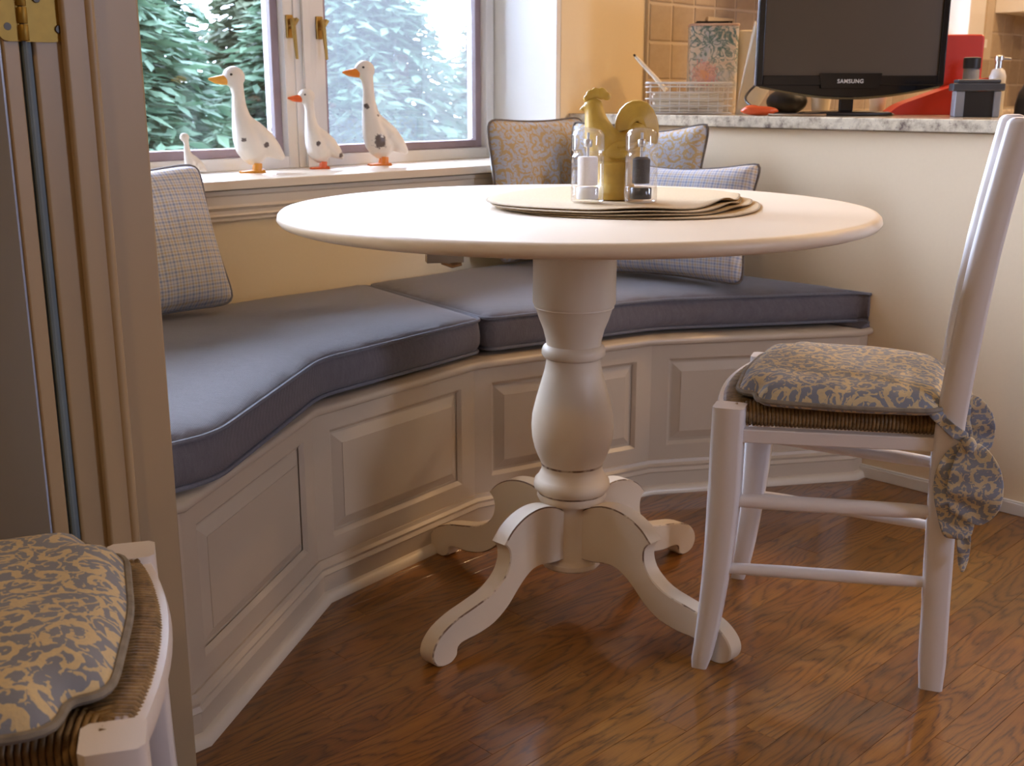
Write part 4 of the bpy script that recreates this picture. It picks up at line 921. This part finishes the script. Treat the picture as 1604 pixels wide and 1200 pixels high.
# dark pouch behind the monitor
m = MB(); m.ell((0, 0, .036), (.062, .045, .038)); m.ell((.02, 0, .07), (.035, .03, .035)); o = m.build('dark_pouch', M['black_mat'], None, (.812, 3.45, CZ - .001)); remesh(o, .006, 4); tag(o, 'dark brown pouch behind the lower left corner of the monitor', 'pouch')
m = MB(); m.ell((0, 0, .013), (.052, .022, .013)); m.ell((-.02, -.004, .017), (.025, .018, .012)); o = m.build('orange_case', simple('orange_red_plastic', (.75, .12, .035, 1), .25), None, (.672, 3.165, CZ), -.1); remesh(o, .003, 3); tag(o, 'small orange-red glossy case on the counter left of the monitor', 'case')
# cream cups glimpsed below the monitor
for k, (x, y, r, h, lb) in enumerate([(.905, 3.42, .030, .055, 'small cream cup seen under the monitor, left of its stand'), (1.065, 3.40, .026, .060, 'small cream cup seen under the monitor, right of its stand')]):
    m = MB(); m.lathe([(r * .7, 0), (r * .8, .003), (r, h), (r * .93, h), (r * .74, .008), (r * .3, .006)], 26); o = m.build('cream_cup', M['paper'], None, (x, y, CZ)); tag(o, lb, 'cup', 'cream cups behind the monitor')
# red holder
rd = empty('red_holder', (1.285, 3.36, CZ), -.05); tag(rd, 'bright red upright holder with a sloping base behind the right edge of the monitor', 'holder')
m = MB(); m.plate(roundr(-.060, 0, .060, .222, .014), .05); m.build('upright_panel', M['red'], rd, (0, .03, 0), bevel=.006, seg=3)
m = MB(); m.plate(fillet([(-.225, 0), (.055, 0), (.055, .105), (-.03, .085), (-.19, .028)], [.01, .01, .02, .05, .02], 5), .09); m.build('sloping_base', M['red'], rd, (0, -.045, 0), bevel=.008, seg=3)
# jar with black lid
j_ = empty('small_jar', (1.245, 3.185, CZ), 0); tag(j_, 'small clear jar with a black lid in front of the red holder', 'jar')
m = MB(); m.lathe([(.020, .0), (.021, .003), (.021, .120), (.018, .124)], 26); m.build('jar_glass', M['grey_plastic'], j_)
m = MB(); m.lathe([(.0225, .124), (.0228, .127), (.0228, .150), (.021, .152)], 26); jl = m.build('jar_lid', M['black_mat'], j_)
m = MB(); m.lathe([(.0228, .1521), (.018, .1535)], 26); m.build('lid_disc', M['grey_plastic'], jl)
# telephone-like black device
dv = empty('desk_device', (1.190, 3.00, CZ), -.25); dv.scale = (.86, 1, .95); tag(dv, 'dark grey desktop device with a thick flat top at the right of the counter', 'device')
m = MB(); m.box(-.072, -.05, .068, .072, .05, .088); m.box(-.060, -.046, .088, .060, .046, .098); m.build('top_block', M['slate'], dv, bevel=.004, seg=3)
for a, b in ((-.062, -.036), (.045, .064)):
    m = MB(); m.box(a, -.042, 0, b, .042, .068); m.build('side_support', M['grey_plastic'], dv, bevel=.003)
m = MB(); m.box(-.036, -.036, 0, .045, .042, .0675); m.build('dark_recess', M['black_mat'], dv)
# spray bottle
sp = empty('spray_bottle', (1.345, 3.25, CZ), 0); tag(sp, 'white and silver pump bottle behind the dark grey device', 'bottle')
m = MB(); m.lathe([(.020, 0), (.022, .004), (.022, .105), (.017, .120), (.010, .126)], 24); m.build('bottle_body', M['white_plastic'], sp)
m = MB(); m.lathe([(.0095, .126), (.0095, .145), (.012, .147), (.012, .158), (.006, .162)], 18); m.tube([(0, 0, .152), (.030, -.004, .150)], [.006, .005], 10); m.build('pump_head', M['steel'], sp)
# black bag at the right edge
bg_ = MB(); bg_.loft([[(x * k, y * k + dy, z) for x, y in fillet([(-.075, -.10), (.13, -.10), (.13, .10), (-.075, .10)], .02, 4)] for k, dy, z in ((1, 0, 0), (1.0, 0, .030), (.92, .012, .060), (.66, .02, .098), (.58, .02, .112), (.5, .02, .116))])
o = bg_.build('black_bag', M['black_mat'], None, (1.400, 3.06, CZ), -.4, sharp=50); tag(o, 'black bulky bag or camera case at the far right end of the counter', 'bag')
m = MB(); m.tube(catmull([(-.05, -.06, .10), (-.02, -.07, .125), (.03, -.06, .13), (.06, -.03, .112)], 5), .006, 8); m.build('handle', M['slate'], o)
m = MB(); m.tube([(-.01, -.104, .035), (.10, -.104, .036)], .003, 6); m.build('zip', M['grey_plastic'], o)

# ================================================================== TREES BEYOND THE WINDOW
def conifer(X, Y, h, rad, mat, label, n, seed, base=.2, fl=.13):
    rg = random.Random(seed); e = empty('evergreen_tree', R(X, Y, -.5)); tag(e, label, 'tree', 'trees beyond the window')
    m = MB(); m.tube([(0, 0, 0), (.02, 0, h * .5), (0, 0, h)], [.09, .05, .012], 10); m.build('trunk', M['bark'], e)
    f = MB(); V = f.v; F = f.f; Mi = f.m
    for k in range(n):
        u = rg.random() ** .9; z = base + (h - base) * u; L = rad * (1 - u ** 2.6) ** .8 * rg.uniform(.75, 1.08) + .08; a = rg.uniform(0, 2 * PI); ca, sa = math.cos(a), math.sin(a)
        steps = max(3, int(L / .085))
        for j in range(steps):
            q = (j + .6) / steps
            if q < .35 and rg.random() < .6: continue
            r = L * q; dz = -.30 * L * q * q + .05 * math.sin(q * 3)
            for s in (-1, 1):
                la = a + s * rg.uniform(.35, 1.0); fl_ = fl * rg.uniform(.6, 1.2) * (1.15 - .4 * q); w_ = fl_ * rg.uniform(.13, .22)
                px, py, pz = ca * r, sa * r, z + dz + rg.uniform(-.03, .03); dx, dy, dzz = math.cos(la) * fl_, math.sin(la) * fl_, rg.uniform(-.55, .1) * fl_
                nx, ny = -math.sin(la) * w_, math.cos(la) * w_; b = len(V); tz = rg.uniform(-.6, .6) * w_
                V += [(px, py, pz), (px + dx * .5 + nx, py + dy * .5 + ny, pz + dzz * .4 + tz), (px + dx, py + dy, pz + dzz), (px + dx * .5 - nx, py + dy * .5 - ny, pz + dzz * .4 - tz)]
                F.append((b, b + 1, b + 2, b + 3)); Mi.append(0)
    o = bpy.data.meshes.new('foliage'); o.from_pydata(V, [], F); o.materials.append(mat); fo = bpy.data.objects.new('foliage', o); C.objects.link(fo); fo.parent = e; fo['kind'] = 'stuff'
    return e
NT_ = 'needles'
row1 = [(-2.0, 3.7), (.1, 3.9), (2.2, 4.1), (4.3, 4.3)]; row2 = [(-.95, 6.1), (1.3, 6.2), (6.4, 5.2), (3.6, 6.6)]
lab = ['dark green spruce at the left edge of the left window', 'dark green spruce in the middle of the left window', 'dark green spruce just left of the window mullion', 'pale leafy tree at the left of the right window',
       'taller spruce in the second row behind the left window', 'taller spruce in the second row behind the mullion', 'pale leafy tree at the right of the right window', 'pale leafy tree in the second row of the right window']
for i, (x, y) in enumerate(row1 + row2):
    pale = i in (3, 6, 7); conifer(x, y, 2.6 if i < 4 else 3.5, 1.0 if i < 4 else 1.05, M['needles2' if pale else 'needles'], lab[i], 1500 if i < 4 else 1500, i + 1, .1, .19 if i < 4 else .26)
